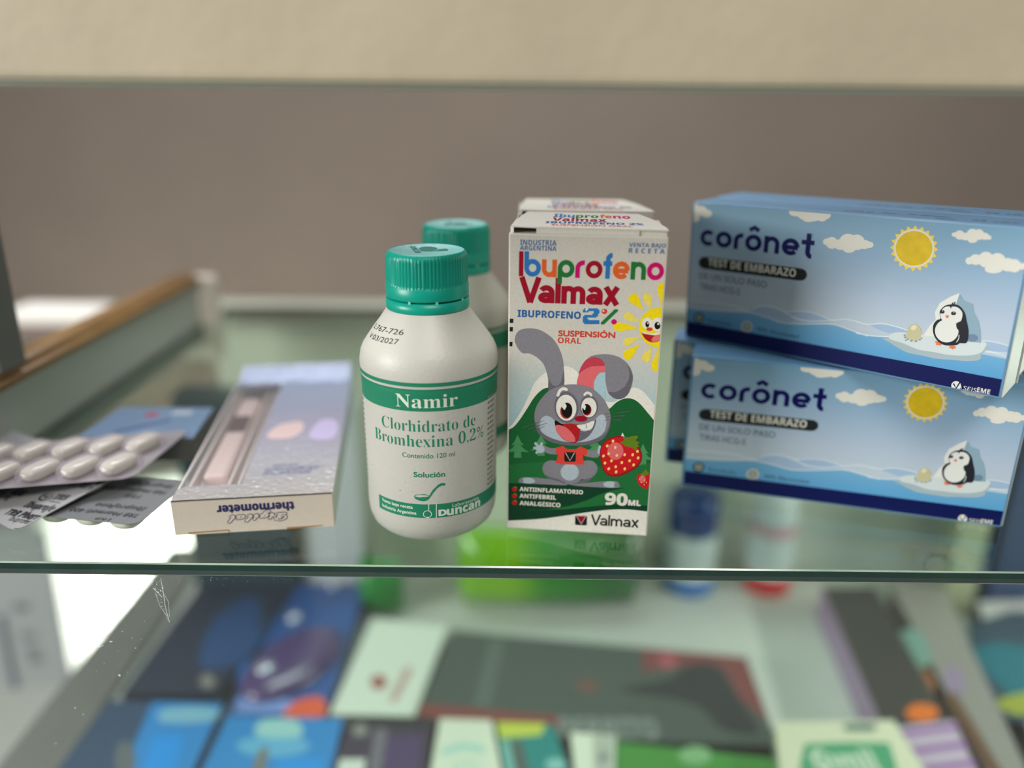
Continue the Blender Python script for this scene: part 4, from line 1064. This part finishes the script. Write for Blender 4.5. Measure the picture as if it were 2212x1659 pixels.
pk = low('blister_card', 'blue hanging pack with a big purple oval, next to the navy pack', 'pack', [(488, 1545), (702, 1545), (790, 1262), (642, 1260)], .020, m('bright_blue_pack', (28, 82, 150), gl), m('blue_side', (40, 60, 110), gl),
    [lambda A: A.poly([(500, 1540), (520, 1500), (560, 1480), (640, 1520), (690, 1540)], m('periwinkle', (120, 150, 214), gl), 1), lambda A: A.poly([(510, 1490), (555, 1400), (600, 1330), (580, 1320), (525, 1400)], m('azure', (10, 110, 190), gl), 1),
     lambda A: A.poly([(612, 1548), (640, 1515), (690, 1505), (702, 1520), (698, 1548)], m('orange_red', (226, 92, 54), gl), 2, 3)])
b = MB(); cc = at(633, 1432, ZF + .021)
dome(b, Matrix.Rotation(R(-28), 4, 'Z'), .027, .044, .010, m('purple_plastic', (76, 56, 108), .25, coat=.5), p=2.1, n=40)
o = b.build('oval_bubble', pk); o.location = (cc.x - pk.location.x, cc.y - pk.location.y, .0202)
for px_, py_, r_ in ((636, 1332, .006), (576, 1460, .007), (722, 1262, .005)):  # small domes added to the pack only to catch bright glints
    b = MB(); q_ = at(px_, py_, ZF + .022); dome(b, Matrix.Identity(4), r_, r_, r_ * .7, m('added_glint_dome', (200, 206, 222), .12, metal=.5), p=2, n=20)
    o = b.build('added_glint_dome', pk); zz = .0203 if r_ != .007 else .027; o.location = (q_.x - pk.location.x, q_.y - pk.location.y, zz)
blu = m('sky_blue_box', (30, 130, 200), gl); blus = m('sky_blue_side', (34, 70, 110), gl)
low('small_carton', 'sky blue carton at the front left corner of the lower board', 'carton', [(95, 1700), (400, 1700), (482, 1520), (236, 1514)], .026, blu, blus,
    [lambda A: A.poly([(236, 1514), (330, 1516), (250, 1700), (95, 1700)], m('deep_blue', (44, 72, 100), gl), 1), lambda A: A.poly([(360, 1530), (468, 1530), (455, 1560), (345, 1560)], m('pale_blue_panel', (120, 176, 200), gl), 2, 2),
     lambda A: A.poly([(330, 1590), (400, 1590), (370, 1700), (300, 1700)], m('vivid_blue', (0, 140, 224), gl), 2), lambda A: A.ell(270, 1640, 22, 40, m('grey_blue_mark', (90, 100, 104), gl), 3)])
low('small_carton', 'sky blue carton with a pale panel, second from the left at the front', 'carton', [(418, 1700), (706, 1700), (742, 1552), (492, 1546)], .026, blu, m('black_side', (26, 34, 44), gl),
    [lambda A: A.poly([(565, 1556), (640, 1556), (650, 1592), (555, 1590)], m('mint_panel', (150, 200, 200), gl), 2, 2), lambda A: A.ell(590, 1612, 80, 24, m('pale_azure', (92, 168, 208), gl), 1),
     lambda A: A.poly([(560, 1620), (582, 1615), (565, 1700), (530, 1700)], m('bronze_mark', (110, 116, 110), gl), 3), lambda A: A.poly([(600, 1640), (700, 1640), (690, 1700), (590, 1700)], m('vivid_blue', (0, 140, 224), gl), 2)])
low('small_carton', 'black and purple carton between the blue and the white cartons at the front', 'carton', [(712, 1700), (912, 1700), (938, 1550), (756, 1546)], .026, m('black_purple', (58, 46, 66), gl), K_,
    [lambda A: A.poly([(760, 1546), (936, 1550), (932, 1572), (752, 1570)], K_, 1), lambda A: A.ell(778, 1578, 17, 15, m('grey_spot', (130, 128, 124), gl), 2), lambda A: A.poly([(835, 1590), (912, 1590), (900, 1700), (820, 1700)], m('purple_panel', (72, 52, 96), gl), 2),
     lambda A: A.poly([(810, 1575), (838, 1575), (818, 1700), (790, 1700)], m('grey_lilac', (108, 104, 114), gl), 3), lambda A: A.poly([(735, 1640), (790, 1640), (780, 1700), (720, 1700)], m('pale_green_white', (206, 214, 204), gl), 2)])
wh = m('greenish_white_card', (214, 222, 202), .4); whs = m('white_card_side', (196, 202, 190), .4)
low('small_carton', 'narrow white carton with pale teal print at the front centre', 'carton', [(925, 1700), (1090, 1700), (1062, 1556), (950, 1552)], .026, wh, whs,
    [lambda A: A.stroke([(960, 1625), (1000, 1612), (1040, 1620)], 16, m('pale_teal', (160, 206, 196), .4), 1, 3), lambda A: A.text('OTC', (975, 1668), (1040, 1668), 26, m('pale_teal', (160, 206, 196), .4), 1)])
low('small_carton', 'teal carton with a yellow top beside the narrow white one', 'carton', [(1098, 1700), (1240, 1700), (1195, 1566), (1072, 1562)], .026, m('teal_card', (0, 128, 126), gl), m('teal_side', (40, 120, 116), gl),
    [lambda A: A.poly([(1072, 1560), (1178, 1563), (1170, 1588), (1080, 1596)], m('lime_yellow', (192, 204, 70), gl), 1), lambda A: A.poly([(1078, 1600), (1100, 1600), (1120, 1700), (1100, 1700)], m('aqua', (110, 176, 168), gl), 1),
     lambda A: A.poly([(1100, 1600), (1128, 1602), (1150, 1700), (1122, 1700)], m('dark_grey_green', (76, 92, 88), gl), 2), lambda A: A.ell(1200, 1652, 22, 14, m('pale_aqua', (130, 190, 186), gl), 2)])
low('small_carton', 'small cream and grey carton left of the green one', 'carton', [(1246, 1700), (1326, 1700), (1330, 1590), (1232, 1582)], .024, wh, whs,
    [lambda A: A.poly([(1280, 1590), (1326, 1592), (1322, 1700), (1284, 1700)], m('grey_print', (170, 176, 164), .4), 1), lambda A: A.ell(1303, 1636, 14, 12, m('darker_grey_print', (136, 144, 138), .4), 2)])
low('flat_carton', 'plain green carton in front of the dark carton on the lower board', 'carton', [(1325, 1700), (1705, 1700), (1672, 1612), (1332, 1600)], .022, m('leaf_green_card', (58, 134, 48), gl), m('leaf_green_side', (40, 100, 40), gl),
    [lambda A: A.ell(1502, 1632, 36, 20, m('pale_green_mark', (120, 168, 116), gl), 1)])
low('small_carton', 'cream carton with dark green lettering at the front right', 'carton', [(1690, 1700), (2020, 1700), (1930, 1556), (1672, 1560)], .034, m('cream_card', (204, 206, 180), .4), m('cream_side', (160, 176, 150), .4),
    [lambda A: A.poly([(1735, 1618), (1760, 1606), (1900, 1604), (1925, 1618), (1925, 1700), (1745, 1700)], m('sea_green_block', (70, 150, 110), .4), 1, 2), lambda A: A.text('Gynii', (1765, 1668), (1905, 1668), 44, m('pale_letters', (190, 206, 184), .4), 2, 'bold', .03),
     lambda A: A.stroke([(1830, 1572), (1885, 1572)], 16, m('slate_green', (84, 112, 104), .4), 1)])
dk = m('dark_slate_card', (66, 78, 72), gl)
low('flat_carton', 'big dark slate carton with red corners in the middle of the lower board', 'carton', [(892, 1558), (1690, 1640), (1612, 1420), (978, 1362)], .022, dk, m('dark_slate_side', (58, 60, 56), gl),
    [lambda A: A.poly([(912, 1520), (1210, 1548), (1205, 1576), (900, 1550)], m('dull_red', (126, 58, 54), gl), 1), lambda A: A.poly([(1385, 1400), (1610, 1421), (1660, 1560), (1600, 1510), (1560, 1440), (1440, 1440), (1390, 1455)], m('brick_red', (120, 56, 58), gl), 1, 0),
     lambda A: A.poly([(1440, 1470), (1490, 1436), (1550, 1440), (1590, 1500), (1640, 1580), (1560, 1575), (1500, 1520), (1340, 1490)], m('near_black', (36, 38, 44), gl), 2, 3), lambda A: A.ell(1442, 1428, 20, 18, m('rose', (168, 78, 92), gl), 2),
     lambda A: A.ell(1268, 1482, 26, 16, m('dull_brown_red', (104, 74, 66), gl), 1), lambda A: A.poly([(1060, 1380), (1090, 1383), (1060, 1530), (1020, 1525)], m('slate_light', (84, 98, 90), gl), 1),
     lambda A: A.text('PERRITO', (1208, 1588), (1428, 1600), 40, m('faint_grey_letters', (122, 130, 126), gl), 2, 'bold', .03)])
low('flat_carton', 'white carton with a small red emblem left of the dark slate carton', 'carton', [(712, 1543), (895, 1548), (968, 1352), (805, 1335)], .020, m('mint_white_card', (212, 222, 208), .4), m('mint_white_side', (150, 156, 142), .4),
    [lambda A: A.ell(818, 1474, 18, 16, m('emblem_red', (158, 84, 80), .4), 1), lambda A: A.stroke([(850, 1510), (882, 1448)], 16, m('faded_red', (184, 150, 142), .4), 1)])
# green packs standing at the back
def soft_pack(name, label, x0, x1, pyb, pyt, depth, mm, cat='pack', tilt=0):
    a_, c_ = at(x0, pyb, ZF), at(x1, pyb, ZF); ztop = aty(x0, pyt, a_.y + depth / 2).z
    w = (c_ - a_).length; h = ztop - ZF
    o_ = (a_ + c_) / 2 + Vector((0, depth / 2, 0))
    b = MB(); vs = []; fs = []; n = 32; nz = 14
    for j in range(nz + 1):
        t_ = j / nz; q = (1 - abs(2 * t_ - 1) ** 3)
        for i in range(n):
            an = 2 * math.pi * i / n; ca, sa = math.cos(an), math.sin(an)
            vs.append((math.copysign(abs(ca) ** .7, ca) * w / 2 * (.94 + .06 * q), math.copysign(abs(sa) ** .8, sa) * depth / 2 * (.12 + .88 * q), h * t_))
    for j in range(nz):
        for i in range(n): fs.append((j * n + i, j * n + (i + 1) % n, (j + 1) * n + (i + 1) % n, (j + 1) * n + i))
    b.add(vs, fs, mm, True)
    b.f.append(tuple(range(n))[::-1]); b.m.append(0); b.sm.append(False); b.f.append(tuple(nz * n + i for i in range(n))); b.m.append(0); b.sm.append(False)
    o = b.build(name, loc=(o_.x, o_.y, ZF + .0002))
    return tag(o, label, cat)
M_gp = mat('green_wipes_wrapper', (20, 130, 20), .22, coat=.4, grad=(0, -.08, .08, [(0, (110, 180, 0)), (.30, (130, 190, 10)), (.48, (30, 140, 10)), (.8, (0, 104, 16)), (1, (24, 90, 30))]))
soft_pack('wipes_pack', 'glossy lime and green soft pack standing at the back centre of the lower board', 985, 1385, 1338, 1140, .05, M_gp)
soft_pack('small_green_pack', 'small emerald green soft pack left of the lime green one', 772, 868, 1345, 1205, .035, mat('emerald_wrapper', (30, 140, 50), .3, noise=(60, .4)))
# two bottles at the back
def bottle_low(name, label, px, pyb, pyt, wpx, parts):
    a_ = at(px, pyb, ZF); r = wpx / 2 * (a_.length / FPX) * .98
    o_ = Vector((a_.x, a_.y + r, ZF + .0002)); h = aty(px, pyt, o_.y).z - ZF
    t_ = thing(name, label, 'bottle', o_)
    for nm, prof, mm in parts(r, h):
        b = MB(); b.lathe(prof, mm, 40, caps=False); b.build(nm, t_)
    return t_
wb = mat('white_bottle_plastic', (206, 214, 216), .35); nb = mat('navy_bottle_print', (10, 40, 110), .3); cb = mat('mid_blue_cap', (20, 110, 190), .3); rb = mat('red_cap_plastic', (206, 40, 40), .3)
bottle_low('roll_on_bottle', 'white and navy bottle with blue base standing behind the cartons, left of the red one', 1495, 1294, 1060, 120,
    lambda r, h: [('base_cap', [(0, 0), (r * .95, 0), (r, .002), (r, h * .17)], cb), ('body', [(r, h * .17), (r, h * .55), (r * .9, h * .6)], wb), ('top_cap', [(r * .92, h * .6), (r * .95, h * .62), (r * .95, h * .97), (r * .8, h), (0, h)], nb)])
bottle_low('roll_on_bottle', 'white bottle with red base cap standing at the back right of the lower board', 1668, 1294, 1060, 104,
    lambda r, h: [('base_cap', [(0, 0), (r * .95, 0), (r, .002), (r, h * .20)], rb), ('body', [(r, h * .20), (r, h * .74)], wb), ('red_stripe', [(r * 1.01, h * .62), (r * 1.01, h * .72)], mat('pale_red_stripe', (206, 150, 146), .35)), ('top', [(r, h * .74), (r * .9, h * .95), (r * .7, h), (0, h)], wb)])
# long slanting packs at the right
low('long_carton', 'long black carton with purple stripes and an orange dot, right of the cream carton', 'carton', [(1965, 1700), (2120, 1690), (1890, 1268), (1775, 1268)], .030, m('charcoal_card', (56, 54, 52), gl), m('lilac_side', (168, 140, 176), .4),
    [lambda A: A.poly([(1940, 1570), (2060, 1556), (2120, 1690), (1965, 1700)], m('lilac_white', (176, 160, 180), .4), 1), lambda A: A.ell(1992, 1540, 36, 20, m('pumpkin', (206, 104, 26), .4), 2),
     lambda A: A.stroke([(1948, 1585), (2068, 1570)], 12, m('violet_stripe', (134, 84, 150), .4), 2, cap=False), lambda A: A.stroke([(1960, 1625), (2088, 1608)], 12, m('violet_stripe', (134, 84, 150), .4), 2, cap=False), lambda A: A.stroke([(1975, 1665), (2108, 1648)], 12, m('violet_stripe', (134, 84, 150), .4), 2, cap=False)])
low('long_carton', 'long grey and teal carton lying right of the purple striped one', 'carton', [(2150, 1700), (2230, 1690), (2035, 1262), (1925, 1265)], .026, m('warm_grey_card', (128, 126, 120), .4), m('brown_grey_side', (84, 74, 66), .4),
    [lambda A: A.poly([(1940, 1370), (1990, 1366), (2010, 1430), (1975, 1440)], m('dusty_teal', (104, 140, 128), .4), 1, 3), lambda A: A.ell(2000, 1475, 18, 30, m('burnt_orange', (140, 90, 56), .4), 1, -20), lambda A: A.ell(2062, 1470, 20, 34, m('dusty_violet', (134, 116, 144), .4), 1, -20),
     lambda A: A.stroke([(2050, 1500), (2170, 1700)], 26, m('brown_strip', (92, 64, 40), .4), 2, cap=False)])
low('rounded_tray', 'white tray pack with teal and yellow label at the right edge of the lower board', 'pack', [(2250, 1640), (2480, 1590), (2360, 1290), (2110, 1300)], .024, m('tray_white', (170, 170, 166), .35), m('tray_dark', (52, 58, 64), .35),
    [lambda A: A.poly([(2092, 1350), (2290, 1330), (2370, 1530), (2190, 1560), (2130, 1500)], m('tray_navy', (34, 58, 70), .3), 1, 2), lambda A: A.poly([(2100, 1400), (2230, 1400), (2280, 1500), (2180, 1500)], m('tray_teal', (0, 92, 104), .3), 2, 2),
     lambda A: A.poly([(2155, 1510), (2290, 1490), (2320, 1540), (2190, 1545)], m('tray_olive', (134, 142, 40), .3), 3, 2)])
pz_ = [at(2130, 1262, ZF + .05), at(2330, 1262, ZF + .05)]
b = MB(); b.box((.402, .575, ZF + .0002), (.52, .60, -.03), m('navy_upright_box', (44, 66, 104), .35), .001)
tag(b.build('upright_carton'), 'navy carton standing upright at the far right of the lower compartment', 'carton')
b = MB(); b.box((.368, .58, ZF + .0002), (.394, .60, -.04), m('pale_yellow_green_box', (164, 172, 140), .4), .001)
tag(b.build('upright_carton'), 'narrow pale yellow-green carton standing left of the navy upright one', 'carton')
b = MB(); b.box((-.175, .595, ZF + .0002), (-.128, .62, -.07), m('pinkish_white_box', (214, 214, 222), .4), .001)
tag(b.build('upright_carton'), 'pale pinkish white carton standing upright at the back behind the nearest bottle', 'carton')
b = MB(); b.box((-.27, .585, ZF + .0002), (-.185, .615, -.06), m('dark_teal_box', (40, 66, 76), .35), .001)
tag(b.build('upright_carton'), 'dark teal carton standing upright at the back left under the thermometer carton', 'carton')

# price card hanging outside the lower left
b = MB()
P = [aty(-60, 1490, .62), aty(152, 1480, .62), aty(92, 1150, .62), aty(-60, 1150, .62)]
b.add([p for p in P] + [p + Vector((0, .004, 0)) for p in P], [(0, 1, 2, 3), (7, 6, 5, 4), (0, 4, 5, 1), (1, 5, 6, 2), (2, 6, 7, 3), (3, 7, 4, 0)], mat('grey_white_card', (170, 172, 176), .5))
A = Art(); A.T0 = lambda p: (aty(p[0], p[1], .619).x, aty(p[0], p[1], .619).z)
gm = mat('faded_grey_print', (110, 114, 124), .5)
A.stroke([(28, 1312), (60, 1312)], 14, gm, 1, cap=False); A.text('BTT', (48, 1382), (80, 1382), 14, gm, 1, 'bold'); A.text('RXI', (58, 1412), (84, 1412), 14, gm, 1, 'bold'); A.text('INT', (64, 1436), (96, 1430), 14, gm, 1, 'bold')
A.stroke([(0, 1330), (34, 1490)], 12, mat('slate_stripe', (84, 94, 110), .5), 1, cap=False)
A.emit(b, lambda u, v, o: (u, .6188 - o, v))
tag(b.build('price_card'), 'grey white card with faded print hanging outside the cabinet at lower left', 'card')
